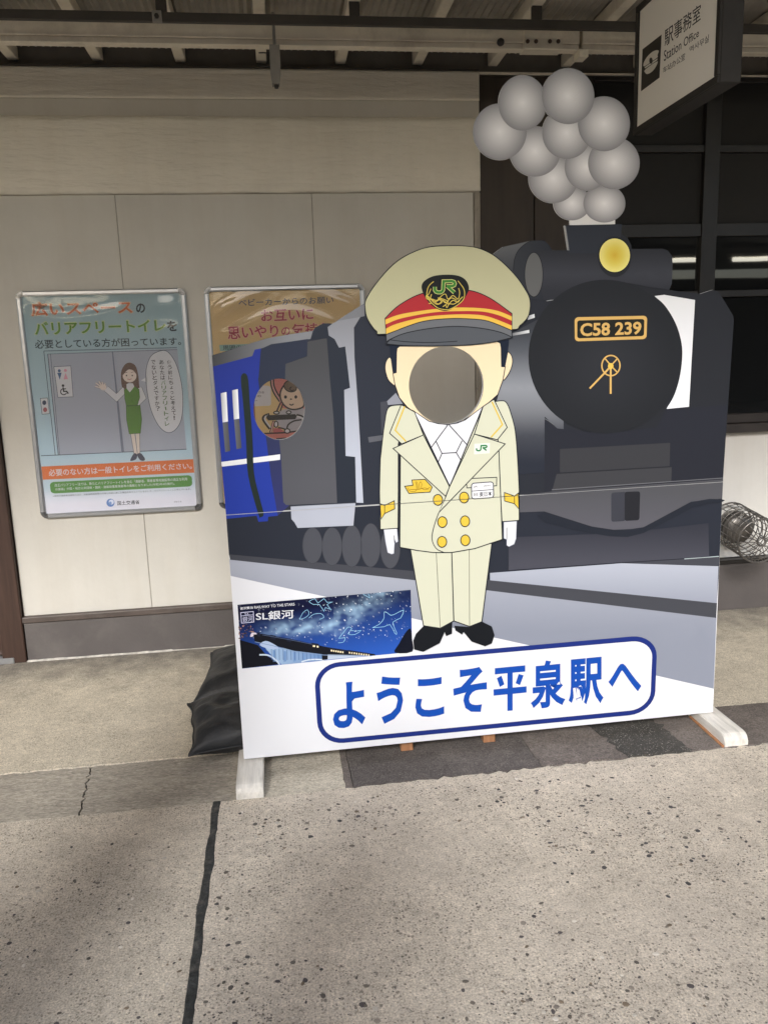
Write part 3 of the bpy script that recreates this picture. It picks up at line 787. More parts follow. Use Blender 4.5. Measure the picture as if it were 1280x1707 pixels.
for i in range(59):
    hl.faces.new((va[i], va[i+1], vb[i+1], vb[i])); hl.faces.new((vb[i], vb[i+1], vc[i+1], vc[i]))
obj('hills', hl, M['foliage'], None, True, 'structure')
# ------------------------------------------------------------------ framed posters on the wall
WHITE = S('#f2f4f9', 0.83); INK = S('#23252b')
def frame_poster(root, x0, x1, z0, z1):
    y1, y0, bw, cr = -0.001, -0.022, 0.024, 0.034
    # four bars with a rounded face, four dark corner caps
    def bar(a, b, vertical):
        bm = bmesh.new(); prof = [(-bw/2, y1), (-bw/2, y0+0.004), (-bw/4, y0), (bw/4, y0), (bw/2, y0+0.005), (bw/2, y1)]
        A = []; B = []
        for (t, y) in prof:
            if vertical: A.append(bm.verts.new((a[0]+t, y, a[1]))); B.append(bm.verts.new((b[0]+t, y, b[1])))
            else: A.append(bm.verts.new((a[0], y, a[1]+t))); B.append(bm.verts.new((b[0], y, b[1]+t)))
        for i in range(len(prof)):
            j = (i+1) % len(prof); bm.faces.new((A[i], A[j], B[j], B[i]))
        bm.faces.new(A); bm.faces.new(B[::-1]); bmesh.ops.recalc_face_normals(bm, faces=bm.faces)
        obj('frame_bar', bm, M['alu'], root)
    h = bw/2
    bar((x0+h, z0+cr), (x0+h, z1-cr), True); bar((x1-h, z0+cr), (x1-h, z1-cr), True)
    bar((x0+cr, z0+h), (x1-cr, z0+h), False); bar((x0+cr, z1-h), (x1-cr, z1-h), False)
    for sx, sz, cx, cz in ((-1, -1, x0, z0), (1, -1, x1, z0), (1, 1, x1, z1), (-1, 1, x0, z1)):
        ox, oz = cx-sx*cr, cz-sz*cr; bm = bmesh.new(); pr = []
        k = 7
        for i in range(k):
            t = math.pi/2*i/(k-1); pr.append((ox+sx*cr*math.cos(t), oz+sz*cr*math.sin(t)))
        inn = [(ox+sx*(cr-bw)*math.cos(math.pi/2*i/(k-1)), oz+sz*(cr-bw)*math.sin(math.pi/2*i/(k-1))) for i in range(k)]
        loop = [(x, y0-0.001, z) for x, z in pr] + [(x, y0-0.001, z) for x, z in inn[::-1]]
        A = [bm.verts.new(p) for p in loop]; B = [bm.verts.new((p[0], y1, p[2])) for p in loop]
        for i in range(k-1):
            bm.faces.new((A[i], A[i+1], A[2*k-2-i], A[2*k-1-i])); bm.faces.new((B[i], B[i+1], B[2*k-2-i], B[2*k-1-i]))
        for i in range(2*k):
            j = (i+1) % (2*k); bm.faces.new((A[i], A[j], B[j], B[i]))
        bmesh.ops.recalc_face_normals(bm, faces=bm.faces)
        bmesh.ops.bevel(bm, geom=[e for e in bm.edges if all(v.co.y < y0 for v in e.verts)], offset=0.003, segments=2, affect='EDGES')
        obj('corner_cap', bm, M['alu_cap'], root)
    box('backing_board', (x0+bw-0.004, -0.010, z0+bw-0.004), (x1-bw+0.004, -0.0012, z1-bw+0.004), M['alu'], root)

def film(root, x0, x1, z0, z1, seed, amp, sag):
    """slack clear sheet: sags and bulges towards its top edge"""
    bm = bmesh.new(); nx, nz = 70, 90; V = []
    for j in range(nz+1):
        row = []
        for i in range(nx+1):
            u, v = i/nx, j/nz; x = x0+(x1-x0)*u; z = z0+(z1-z0)*v
            edge = min(1, min(u, 1-u)*14)*min(1, min(v, 1-v)*18)
            top = max(0, (v-0.78)/0.22)
            vv = v + sag*math.sin(math.pi*u)*0.06
            d = amp*top*math.sin((vv-0.78)*46+seed+1.3*math.sin(u*5+seed)) + 0.0008*noise.noise(Vector((u*3, v*4, seed)))
            row.append(bm.verts.new((x, -0.0175-edge*(0.0018+max(-0.0012, d)), z)))
        V.append(row)
    for j in range(nz):
        for i in range(nx): bm.faces.new((V[j][i], V[j][i+1], V[j+1][i+1], V[j+1][i]))
    obj('cover_film', bm, M['film'], root, True)

PN = Vector((0, -1, 0)); PP = (0, -0.0105, 0)
P1 = thing('toilet_poster', (-0.8, -0.01, 0.74), 'pale blue framed poster of a woman in green waving by a toilet door', 'poster', 'framed posters on the station wall')
X0, X1, Z0, Z1 = -1.191, -0.409, 0.735, 1.827
frame_poster(P1, X0, X1, Z0, Z1)
A = Art('poster_print', P1, PP, PN, M['paper'], base=0.0006)
c3 = CropMap(0, 460, 3.5556)
tl, tr, br, bl = c3.p(126, 116), c3.p(1078, 96), c3.p(1186, 1366), c3.p(280, 1416)
def bgcol(u, v):
    a = lerp3(S('#a9c3c9'), S('#c2dbe8'), v*1.4)
    a = lerp3(a, S('#e6e6f0'), max(0, (v-0.86)/0.08))
    return tuple(min(0.9, x*1.0) for x in a)
A.grid((tl, tr, br, bl), 4, 24, bgcol, 0)
GREY = S('#b6bcca', 0.98); LN = S('#55606c')
A.poly(c3((285, 462), (1052, 430), (1107, 1027), (348, 1062)), GREY, 1)
A.poly(c3((665, 447), (672, 447), (738, 1044), (722, 1045)), S('#7c8496'), 2)
A.stroke(c3((262, 445), (330, 1062)), 0.9, LN, 2); A.stroke(c3((285, 462), (348, 1062)), 1.0, LN, 2); A.stroke(c3((302, 460), (356, 1060)), 0.6, LN, 2)
A.stroke(c3((262, 445), (1050, 425)), 0.9, LN, 2); A.stroke(c3((285, 463), (1052, 437)), 0.6, LN, 2); A.stroke(c3((245, 1066), (1107, 1027)), 1.0, LN, 2)
# heading
OR, GRN, DK = S('#d8703a', 0.95), S('#6f9c36', 0.95), S('#24343c')
A.text('広いスペース', c3((178, 152), (788, 140), (795, 228), (186, 244)), S('#f3c9a6', 0.9), 2, 0.05); A.text('広いスペース', c3((184, 158), (782, 146), (789, 224), (192, 240)), OR, 3, 0.02)
A.text('の', c3((806, 164), (860, 162), (864, 218), (810, 222)), DK, 3, 0.03)
A.text('バリアフリートイレ', c3((196, 268), (984, 250), (990, 330), (206, 356)), S('#dfe8b4', 0.9), 2, 0.05); A.text('バリアフリートイレ', c3((202, 274), (978, 256), (984, 326), (212, 352)), GRN, 3, 0.025)
A.text('を', c3((988, 268), (1048, 264), (1054, 326), (994, 330)), DK, 3, 0.03)
A.text('必要としている方が困っています。', c3((206, 378), (1072, 362), (1076, 410), (212, 432)), DK, 3, 0.012)
# door sign, buttons
A.shape(c3((322, 538), (422, 533), (436, 716), (346, 720)), WHITE, 3, LN, 0.7)
A.poly(c3.ell(354, 562, 9, 9, 14), S('#4a6a94'), 4); A.poly(c3((342, 574), (368, 573), (357, 615)), S('#4a6a94'), 4)
A.poly(c3.ell(390, 560, 9, 9, 14), S('#e3a0b4'), 4); A.poly(c3((390, 574), (406, 612), (380, 613)), S('#e3a0b4'), 4)
A.poly(c3.ell(376, 650, 8, 8, 14), INK, 4); A.stroke(c3((376, 660), (380, 684), (398, 684), (408, 698)), 1.7, INK, 4); A.stroke(c3((378, 670), (394, 669)), 1.4, INK, 4)
A.stroke(c3.ell(380, 686, 18, 18, 18, a0=R(20), a1=R(250)), 1.3, INK, 4)
A.shape(c3((242, 726), (285, 723), (296, 816), (252, 820)), WHITE, 3, LN, 0.7)
A.poly(c3.ell(265, 751, 12, 14, 14), S('#33415e'), 4); A.poly(c3.ell(270, 793, 12, 14, 14), S('#a8585e'), 4)
# woman in a green uniform
SK = S('#f3e6dc', 0.9); VG = S('#5f9632', 0.9); HR = S('#6d5348', 0.9)
A.shape(smooth(c3((735, 690), (722, 640), (720, 570), (742, 526), (772, 514), (804, 532), (820, 580), (826, 640), (830, 694), (806, 700), (790, 640), (756, 640), (752, 700)), 4), HR, 3)
A.shape(c3.ell(770, 592, 42, 40, 24), SK, 4, S('#6b5a55'), 0.6)
A.poly(smooth(c3((726, 590), (738, 540), (775, 524), (808, 548), (814, 585), (790, 560), (760, 556)), 4), HR, 6)
for ex in (752, 786): A.poly(c3.ell(ex, 590, 4, 5, 10), INK, 6)
A.stroke(c3((756, 610), (770, 614), (782, 609)), 0.7, S('#b0524e'), 6)
for sx, sy in ((742, 574), (778, 572)): A.stroke(c3((sx, sy), (sx+16, sy-3)), 0.6, HR, 7)
for pts, wd in (((742, 672), (693, 722), (632, 668)), 9.5), (((826, 664), (850, 722), (812, 758)), 8.5):
    A.stroke(c3(*pts), wd+1.2, S('#4f5558'), 4); A.stroke(c3(*pts), wd, WHITE, 5)
for k, (dx, dy) in enumerate(((-56, -18), (-52, -38), (-34, -48), (-14, -44), (4, -36))):
    A.stroke(c3((615, 668), (622+dx, 672+dy)), 3.4, S('#4f5558'), 4+k*0.15); A.stroke(c3((615, 668), (622+dx, 672+dy)), 2.5, SK, 5+k*0.15)
A.poly(c3.ell(614, 660, 20, 18, 16), SK, 6)
A.shape(c3((738, 672), (770, 690), (806, 658), (826, 672), (830, 720), (816, 768), (752, 772), (742, 730)), VG, 6, S('#3c5a26'), 0.6)
A.poly(c3((752, 640), (790, 636), (798, 656), (772, 690), (752, 664)), WHITE, 7); A.poly(c3((748, 662), (772, 692), (768, 706), (744, 680)), VG, 8); A.poly(c3((800, 652), (774, 692), (782, 704), (806, 672)), VG, 8)
for by in (712, 740): A.poly(c3.ell(784, by, 3.5, 3.5, 8), S('#37551f'), 7)
A.shape(c3((750, 770), (832, 766), (842, 850), (834, 932), (768, 936), (752, 850)), VG, 6, S('#3c5a26'), 0.6)
A.poly(c3((776, 936), (800, 935), (816, 1062), (798, 1064)), SK, 5); A.poly(c3((806, 935), (830, 934), (832, 1058), (818, 1060)), SK, 5)
A.stroke(c3((776, 936), (798, 1064)), 0.6, LN, 6); A.stroke(c3((830, 934), (832, 1060)), 0.6, LN, 6); A.stroke(c3((802, 936), (817, 1062)), 0.6, LN, 6)
A.poly(smooth(c3((774, 1090), (796, 1052), (816, 1060), (808, 1086), (782, 1096)), 4), S('#3c4258'), 6); A.poly(smooth(c3((816, 1056), (838, 1052), (862, 1086), (846, 1096), (826, 1084)), 4), S('#3c4258'), 6)
# speech bubble with upright columns
bub = smooth(c3((935, 450), (990, 446), (1040, 510), (1074, 620), (1086, 740), (1076, 850), (1040, 912), (992, 928), (940, 884), (896, 790), (872, 670), (868, 560), (892, 482)), 4)
A.shape(bub, WHITE, 9, LN, 0.8); A.poly(c3((874, 596), (836, 620), (876, 630)), WHITE, 9)
def column(s, top, bot, size, cols):
    n = len(s)
    for i, ch in enumerate(s):
        t = i/(n-1); cx = top[0]+(bot[0]-top[0])*t; cy = top[1]+(bot[1]-top[1])*t; h = size*0.5
        if ch == 'ー':
            A.stroke(c3((cx-2, cy-h*0.8), (cx+3, cy+h*0.8)), 1.4, cols(i), 11); continue
        hh = h*(0.72 if ch in 'ょっ' else 1); hw = hh*(0.35 if ch == '！' else 1)
        A.text(ch, c3((cx-hw, cy-hh), (cx+hw, cy-hh-1), (cx+hw+1, cy+hh-1), (cx-hw+1, cy+hh)), cols(i), 11, 0.012)
column('使う前にちょっと考えて！', (1004, 512), (1034, 842), 25, lambda i: INK)
column('あなたはバリアフリートイレ', (958, 512), (992, 876), 26, lambda i: INK if i < 4 else S('#4a7a3a'))
column('でないとダメですか？', (910, 512), (936, 786), 26, lambda i: INK)
# banner and small print
A.poly(c3((247, 1130), (1161, 1085), (1167, 1165), (257, 1208)), S('#e07a34', 0.95), 3)
A.text('必要のない方は一般トイレをご利用ください。', c3((288, 1146), (1136, 1106), (1140, 1144), (293, 1188)), WHITE, 4, 0.014)
A.poly(rquad(*c3((297, 1222), (1138, 1180), (1142, 1247), (304, 1290)), (0.03, 0.28)), S('#58973c', 0.95), 3)
A.text('改正バリアフリー法では、新たにバリアフリートイレを含む「高齢者、障害者等用施設等の適正な利用', c3((325, 1232), (1110, 1194), (1112, 1212), (327, 1250)), WHITE, 4, 0.008)
A.text('の推進」が国・地方公共団体・国民・施設設置管理者等の責務となりました(令和3年4月施行)。', c3((330, 1257), (1036, 1222), (1038, 1240), (332, 1275)), WHITE, 4, 0.008)
A.text('※車椅子使用者用便房のほか、高齢者障害者等の円滑な利用に適した構造を有するトイレを示して、バリアフリートイレと呼んでいます。', c3((316, 1300), (1132, 1258), (1133, 1268), (317, 1310)), DK, 4)
A.poly(c3.ell(657, 1344, 24, 24, 24), S('#5f86c4'), 4); A.poly(c3.ell(662, 1340, 15, 15, 20), S('#dfe7f5'), 5); A.poly(c3.ell(656, 1346, 9, 9, 16), S('#7f9fd2'), 6)
A.text('国土交通省', c3((696, 1334), (828, 1327), (830, 1352), (698, 1360)), S('#4a4e58'), 4, 0.015)
A.text('令和３年', c3((1032, 1334), (1078, 1332), (1078, 1342), (1032, 1344)), S('#4a4e58'), 4)
A.build(); film(P1, X0+0.02, X1-0.02, Z0+0.02, Z1-0.02, 0.6, 0.0024, 0.5)

P2 = thing('stroller_poster', (0.07, -0.01, 0.74), 'ochre framed poster with a baby in a stroller, partly behind the cutout board', 'poster', 'framed posters on the station wall')
X0, X1, Z0, Z1 = -0.322, 0.460, 0.735, 1.829
frame_poster(P2, X0, X1, Z0, Z1)
A = Art('poster_print', P2, PP, PN, M['paper'], base=0.0006)
c4 = CropMap(330, 460, 3.284); c7 = CropMap(410, 620, 10.667); r1 = CropMap(340, 490, 4.267)
def w2p(x, z):   # a wall point back to photograph pixels
    d = Vector((x, -0.0105, z))-CAM; k = d.dot(_fw); return (640+F_PX*d.dot(RT)/k, 853.5-F_PX*d.dot(UP)/k)
A.grid((w2p(X0+.02, Z1-.02), w2p(X1-.02, Z1-.02), w2p(X1-.02, Z0+.02), w2p(X0+.02, Z0+.02)), 4, 12, lambda u, v: lerp3(S('#dfc592', 0.95), S('#e6cd94', 0.95), v), 0)
A.text('ベビーカーからのお願い', c4((222, 128), (742, 112), (742, 150), (224, 168)), S('#35507c'), 3, 0.008)
RD = S('#a8324e'); PK = S('#f0b9b4', 0.95)
def outlined(s, quad, l=3, grow=0.0):
    A.text(s, quad, PK, l, 0.05); q = list(quad)
    cx = sum(p[0] for p in q)/4; cy = sum(p[1] for p in q)/4
    A.text(s, [(cx+(p[0]-cx)*0.985, cy+(p[1]-cy)*0.93) for p in q], RD, l+1, 0.012)
outlined('お互いに', c4((343, 184), (632, 172), (634, 240), (346, 252)))
outlined('思いやり', c4((158, 276), (440, 264), (444, 334), (164, 350))); outlined('の', c4((456, 280), (504, 278), (506, 326), (458, 328))); outlined('気持ち', c4((512, 262), (722, 250), (724, 318), (514, 330)))
A.poly(c4((118, 378), (560, 362), (562, 398), (122, 412)), S('#8fb5b0', 0.95), 3); A.text('周囲の方へ', c4((136, 380), (310, 374), (312, 400), (140, 406)), S('#2b3a44'), 4, 0.01)
# card with small print, then the baby in the stroller
A.poly(rquad(*c7((-120, 210), (440, 250), (450, 600), (-120, 620)), (0.08, 0.12)), S('#dcdce0', 0.95), 1)
for k, tx in enumerate(('してのお', 'にの', 'し')): A.text(tx, c7((120, 345+k*66), (330-k*60, 340+k*66), (332-k*60, 382+k*66), (124, 388+k*66)), S('#5b6270'), 2, 0.02)
PKS = S('#d98a84', 0.95); BL = S('#1c1c20'); SKN = S('#f2dcc6', 0.92)
A.poly(c7((440, 90), (700, 90), (1060, 260), (1060, 700), (640, 640), (540, 420), (470, 300)), PKS, 2)
A.poly(c7((430, 120), (500, 120), (520, 300), (620, 520), (570, 700), (520, 720), (600, 540), (480, 340)), S('#d8a8a4', 0.95), 3)
for pts in (((440, 100), (450, 240), (500, 380), (600, 530)), ((490, 100), (500, 240), (550, 360), (610, 450)), ((620, 540), (540, 720)), ((660, 560), (610, 700))): A.stroke(smooth(c7(*pts), 5, False), 2.4, BL, 4)
A.poly(smooth(c7((560, 760), (640, 680), (820, 650), (1010, 640), (1080, 760), (1080, 1080), (880, 1080), (760, 1060), (620, 980), (540, 900)), 4), S('#c4c4cf', 0.95), 4)
A.shape(smooth(c7((690, 230), (800, 180), (930, 270), (1010, 440), (1030, 600), (920, 660), (790, 660), (680, 590), (615, 470), (620, 340)), 5), SKN, 5, BL, 2.6)
A.shape(smooth(c7((680, 260), (700, 190), (790, 150), (890, 220), (890, 320), (810, 355), (730, 330)), 5), S('#7b6a58', 0.95), 7, BL, 1.4)
A.stroke(c7.ell(820, 300, 34, 34, 16, a0=0.4, a1=4.6), 1.6, BL, 9)
for ex in (705, 888): A.poly(c7.ell(ex, 445, 26, 30, 16), BL, 7)
A.poly(c7.ell(802, 484, 20, 13, 12), BL, 7); A.stroke(smooth(c7((775, 570), (810, 590), (850, 568)), 5, False), 1.6, BL, 7)
A.poly(c7((370, 770), (880, 750), (905, 790), (880, 840), (400, 862), (365, 820)), BL, 8)
A.stroke(smooth(c7((420, 755), (330, 790), (320, 860), (430, 1010)), 5, False), 5.0, BL, 6); A.stroke(smooth(c7((400, 770), (345, 800), (345, 860), (440, 990)), 5, False), 2.4, WHITE, 7)
A.stroke(c7((500, 870), (440, 1080)), 4.6, BL, 6); A.stroke(c7((496, 880), (446, 1076)), 2.4, S('#d8a8a4'), 7)
A.stroke(smooth(c7((900, 770), (980, 790), (1060, 840)), 5, False), 4.6, BL, 6); A.stroke(smooth(c7((905, 790), (980, 810), (1060, 860)), 5, False), 2.6, WHITE, 7)
for (x, y, rx, ry) in ((545, 725, 50, 24), (762, 718, 42, 26), (538, 930, 34, 54), (735, 1050, 48, 40)): A.shape(c7.ell(x, y, rx, ry, 18), WHITE, 9, BL, 1.5)
A.stroke(smooth(c7((730, 1000), (760, 930), (860, 870), (990, 850)), 5, False), 2.0, BL, 8)
A.stroke(smooth(c7((570, 990), (640, 1000), (700, 1020)), 5, False), 1.8, BL, 8)
A.poly(c7((300, 1090), (1000, 1040), (1050, 1400), (300, 1400)), PKS, 5); A.poly(c7((490, 1000), (600, 1000), (690, 1060), (480, 1080)), S('#c86a70'), 5)
A.stroke(c7((300, 1096), (700, 1080), (1000, 1040)), 2.4, BL, 7); A.stroke(c7((540, 1190), (720, 1180)), 2.0, BL, 7)
A.build(); film(P2, X0+0.02, X1-0.02, Z0+0.02, Z1-0.02, 2.1, 0.0055, -1.6)

# ------------------------------------------------------------------ hanging sign, square to the wall
SX = 1.4; SN = Vector((-1, 0, 0))
sg = thing('station_sign', (SX, -1.27, 2.28), 'white hanging sign with a cap symbol and the words for station office', 'sign')
def SXP(x, y): return hit(x, y, (SX, 0, 0), SN)
yf, yn = SXP(1060, 213).y, SXP(1191, 125).y; zb = SXP(1060, 213).z; zt = zb+0.40
fr_ = 0.022
box('sign_box', (SX+0.004, yn-fr_, zb-fr_), (SX+0.075, yf+fr_, zt+fr_), M['dark_metal'], sg, 0.003)
for a, b in (((SX-0.004, yn-fr_, zb-fr_), (SX+0.0035, yf+fr_, zb)), ((SX-0.004, yn-fr_, zt), (SX+0.0035, yf+fr_, zt+fr_)), ((SX-0.004, yf, zb+0.0005), (SX+0.0035, yf+fr_, zt-0.0005)), ((SX-0.004, yn-fr_, zb+0.0005), (SX+0.0035, yn, zt-0.0005))):
    box('sign_frame', a, b, M['dark_metal'], sg, 0.0015)
for yy in (yf-0.08, yn+0.08):
    bm = bmesh.new(); tube(bm, [(SX+0.04, yy, zt+fr_), (SX+0.04, yy, 2.842)], 0.011, 8); obj('hanger', bm, M['dark_metal'], sg)
A = Art('sign_face', sg, (SX+0.0036, 0, 0), SN, M['print'], base=0.0)
cs = CropMap(1020, 0, 4.923)
def s2p(y, z):
    d = Vector((SX+0.0036, y, z))-CAM; k = d.dot(_fw); return (640+F_PX*d.dot(RT)/k, 853.5-F_PX*d.dot(UP)/k)
A.poly([s2p(yf, zt), s2p(yn, zt), s2p(yn, zb), s2p(yf, zb)], S('#f2efe8', 0.95), 1)
DG = S('#3a3834')
A.poly(cs((248, 405), (405, 283), (388, 637), (236, 750)), DG, 3)
PW = S('#e8e4da', 0.85)
A.poly(smooth(cs((260, 512), (290, 462), (330, 425), (365, 412), (382, 418), (372, 452), (372, 470), (330, 500), (262, 545)), 4), PW, 4)
A.poly(cs((264, 552), (372, 478), (370, 494), (270, 562)), PW, 4); A.poly(smooth(cs((270, 572), (368, 503), (362, 540), (330, 585), (290, 608), (272, 598)), 4), PW, 4)
A.poly(cs.ell(318, 498, 14, 26, 16), DG, 5)
A.text('駅事務室', cs((428, 246), (728, 22), (724, 166), (430, 388)), INK, 3, 0.005)
A.text('Station Office', cs((424, 418), (712, 232), (710, 298), (424, 506)), INK, 3, 0.004)
A.text('车站办公室', cs((416, 556), (598, 430), (596, 490), (416, 604)), INK, 3, 0.004)
A.text('역사무실', cs((632, 388), (794, 280), (790, 344), (634, 432)), INK, 3, 0.004)
A.build()

# ------------------------------------------------------------------ photo board
BO = Vector((-0.196, -1.383, 0.055)); BYAW, BLEAN = 0.0187, -0.0093
BU = Vector((math.cos(BYAW), math.sin(BYAW), 0))
BV = Vector((-math.sin(BLEAN)*math.sin(BYAW), math.sin(BLEAN)*math.cos(BYAW), math.cos(BLEAN)))
BN = BU.cross(BV).normalized()
def BP(x, y, off=0.0): return hit(x, y, BO, BN) + BN*off
c5 = CropMap(590, 390, 4.0); c6 = CropMap(590, 660, 3.794); cL = CropMap(820, 360, 2.783); r2 = CropMap(800, 360, 6.4); r3 = CropMap(920, 340, 4.0); r4 = CropMap(770, 100, 4.129); r5 = CropMap(640, 440, 4.923); r6 = CropMap(380, 970, 4.0); r8 = CropMap(650, 780, 5.565); cG = CropMap(820, 900, 2.783)
stand = thing('photo_board', (0.7, -1.38, 0), 'large cutout photo board of a stationmaster and a black steam locomotive', 'photo board')
FACE = c5.ell(612, 1008, 248, 259, 64); CAB = c7.ell(592, 662, 455, 543, 56)
sa, sb = (377, 858), (1204, 804)
SEAM = [(360, 858.5-0.55+1.1), (360, 858.5+0.55+1.1), (1230, 803+0.55-1.7), (1230, 803-0.55-1.7)]
if area2(SEAM) < 0: SEAM = SEAM[::-1]
HOLES = (FACE, CAB, SEAM)
capL = c5((150, 650), (115, 612), (85, 560), (73, 505), (75, 445), (130, 352), (220, 243), (310, 166), (420, 111), (515, 86), (640, 80), (745, 83), (830, 98), (920, 140))
outline = [(377, 857)] + [(365.5, 726), (353.8, 592.5)] + r1((180, 400), (350, 345), (450, 315), (620, 285), (775, 262), (790, 240), (850, 208), (915, 210), (960, 185), (1000, 155), (1140, 67)) + smooth(capL[3:], 4, False) \
    + r2((140, 410), (200, 360), (245, 330), (540, 265), (600, 260), (680, 262), (730, 310), (770, 370), (940, 372), (900, 101)) + r3((463, 134), (455, 190), (500, 225), (525, 270), (530, 300), (735, 298), (770, 312), (797, 350), (800, 400), (795, 530), (777, 574), (985, 600), (1070, 572), (1110, 587), (1205, 745), (1209, 780)) + [(1204, 803)]
TH = 0.012
bm = bmesh.new()
sides = prism(bm, [[tuple(BP(x, y)) for x, y in outline], [tuple(BP(x, y)) for x, y in FACE], [tuple(BP(x, y)) for x, y in CAB]], None, tuple(-BN*TH))
obj('upper_panel', bm, M['panel_edge'], stand)
bm = bmesh.new(); prism(bm, [[tuple(BP(x, y)) for x, y in ((377.1, 859.2), (1204, 805.2), (1187.5, 1187), (407, 1265.5))]], None, tuple(-BN*TH))
obj('lower_panel', bm, M['panel_edge'], stand)
def BW(u, v, off): return BO + BU*u + BV*v + BN*off
def board_box(name, u0, u1, v0, v1, o0, o1, mat_, parent):
    bm = bmesh.new(); vs_ = [bm.verts.new(BW(u, v, o)) for u in (u0, u1) for o in (o0, o1) for v in (v0, v1)]
    for f in ((0,1,3,2),(4,6,7,5),(0,4,5,1),(2,3,7,6),(0,2,6,4),(1,5,7,3)): bm.faces.new([vs_[i] for i in f])
    bmesh.ops.recalc_face_normals(bm, faces=bm.faces); return obj(name, bm, mat_, parent)
board_box('batten', 0.02, 1.80, 0.86, 0.95, -TH-0.022, -TH-0.0015, M['panel_edge'], stand)
for u in (0.075, 0.585, 1.02, 1.735): board_box('upright', u, u+0.045, (-0.05 if 0.3 < u < 0.8 else 0.0), (1.30 if u < 0.8 else 1.36) if u != 0.585 else 0.84, -TH-0.062, -TH-0.0235, M['stud'], stand)
board_box('upright', 0.905, 0.95, -0.05, 0.84, -TH-0.062, -TH-0.0235, M['stud'], stand)
for u in (0.075, 1.735):   # raking stays behind
    a, b = BW(u+0.02, 1.0, -TH-0.07), BW(u+0.02, 0.0, -0.56); bm = bmesh.new(); tube(bm, [a, b], 0.024, 4); obj('stay', bm, M['stud'], stand)
# white painted feet with rounded noses
def foot(x0, x1, yfront, yback, h):
    bm = bmesh.new(); prof = [(yback, 0.001), (yfront, 0.001), (yfront, h*0.50), (yfront+0.007, h*0.78), (yfront+0.02, h*0.95), (yfront+0.035, h), (yback, h)]
    a = [bm.verts.new((x0, y, z)) for y, z in prof]; b = [bm.verts.new((x1, y, z)) for y, z in prof]
    bm.faces.new(a); bm.faces.new(b[::-1])
    for i in range(len(prof)): bm.faces.new((a[i], b[i], b[(i+1) % len(prof)], a[(i+1) % len(prof)]))
    bmesh.ops.recalc_face_normals(bm, faces=bm.faces)
    bmesh.ops.bevel(bm, geom=[e for e in bm.edges if abs(e.verts[0].co.x-e.verts[1].co.x) < 1e-6 and all(v.co.z > 0.005 for v in e.verts)], offset=0.003, segments=2, affect='EDGES')
    return obj('foot', bm, M['timber'], stand)
foot(-0.214, -0.122, -1.560, -0.80, 0.048); foot(1.575, 1.667, -1.530, -0.80, 0.048)
# packing stick beside one foot
a, b = GZ(1150, 1197), GZ(1206, 1246)
bm = bmesh.new(); tube(bm, [a+Vector((0, 0, 0.006)), b+Vector((-0.004, 0, 0.005))], 0.006, 6); obj('packing_stick', bm, M['stud'], stand)

# pale strip that closes the joint between the two sheets
sm = Art('seam_strip', stand, BO, BN, M['print'], (FACE, CAB), base=0.0002)
sm.poly([(377.0, 857.0), (1204.1, 802.4), (1203.9, 805.6), (377.2, 860.4)], S('#c4c5c6', 0.8), 0); sm.build()
# ---- print: coach, tender and locomotive
BASE = S('#2b2f39', 0.95); DARK = S('#24262a', 0.95); NAVY = S('#30354c', 0.95)
A = Art('printed_background', stand, BO, BN, M['print'], HOLES)
A.poly(outline, lambda x, y: lerp3(S('#2f333d', 0.95), S('#292b30', 0.95), (x-640)/400), 0, maxe=90)
LOW = [(377.1, 859.2), (1204, 805.2), (1187.5, 1187), (407, 1265.5)]
A.poly(LOW, WHITE, 0)
# paving of the print
A.poly([(377.1, 859.2), (1204, 805.2), (1197, 962), (1194, 1006), (820, 968), (690, 953), (382, 925)], BASE, 1)
A.poly([(382.5, 932), (690, 966), (820, 984), (1193.3, 1029), (1188.7, 1148), (1093, 1126), (879, 1075), (820, 1062), (685, 1030), (540, 994), (430, 970), (385, 960)], lambda x, y: lerp3(S('#adb2bf', 0.9), S('#8d93a2', 0.9), (y-940)/110), 1, maxe=60)
A.poly([(382, 924), (690, 952), (820, 967), (1194.2, 1005), (1193, 1030), (820, 985), (690, 967), (384, 933)], S('#45474e', 0.95), 2)
A.poly(cG((-10, 153), (600, 108), (1048, 121), (1041, 293), (-10, 187)), lambda x, y: lerp3(S('#b4bac8', 0.9), S('#9aa0af', 0.9), (y-940)/60), 3, maxe=60)
A.poly(cG((600, 108), (1051, 78), (1049, 122)), S('#44464e', 0.95), 4); A.stroke(cG((890, 88), (1051, 76)), 1.0, S('#b9c6c9', 0.9), 5)
A.build()

A = Art('printed_coach', stand, BO, BN, M['print'], HOLES, base=0.0004+6*Art.STEP)
BLU = lambda x, y: lerp3(S('#2b3a92', 0.85), S('#2c42a8', 0.82), (y-600)/180)
A.poly([(354, 593)] + r1((180, 401), (350, 346), (450, 316), (620, 286), (775, 263), (758, 320), (480, 357), (415, 387), (362, 397), (345, 442)) + [(356, 611)], lambda x, y: lerp3(S('#47484a', 0.9), S('#84868a', 0.9), (x-354)/130), 0, maxe=25)
A.poly([(355.4, 611)] + r1((345, 442), (362, 396), (415, 386), (402, 480), (400, 600)) + c4((330, 560), (345, 690), (375, 900), (400, 1100), (438, 1312), (385, 1318), (383, 1342), (332, 1346), (322, 1312)) + [(377.6, 865)], BLU, 1, maxe=60)
A.poly(c4((345, 398), (420, 372), (602, 345), (596, 437), (480, 482), (470, 780), (448, 905), (455, 985), (468, 1238), (500, 1256), (437, 1312), (400, 1100), (375, 900), (345, 690), (332, 560)), lambda x, y: lerp3(S('#2e3444', 0.95), S('#34386a', 0.95), (y-640)/220), 2, maxe=60)
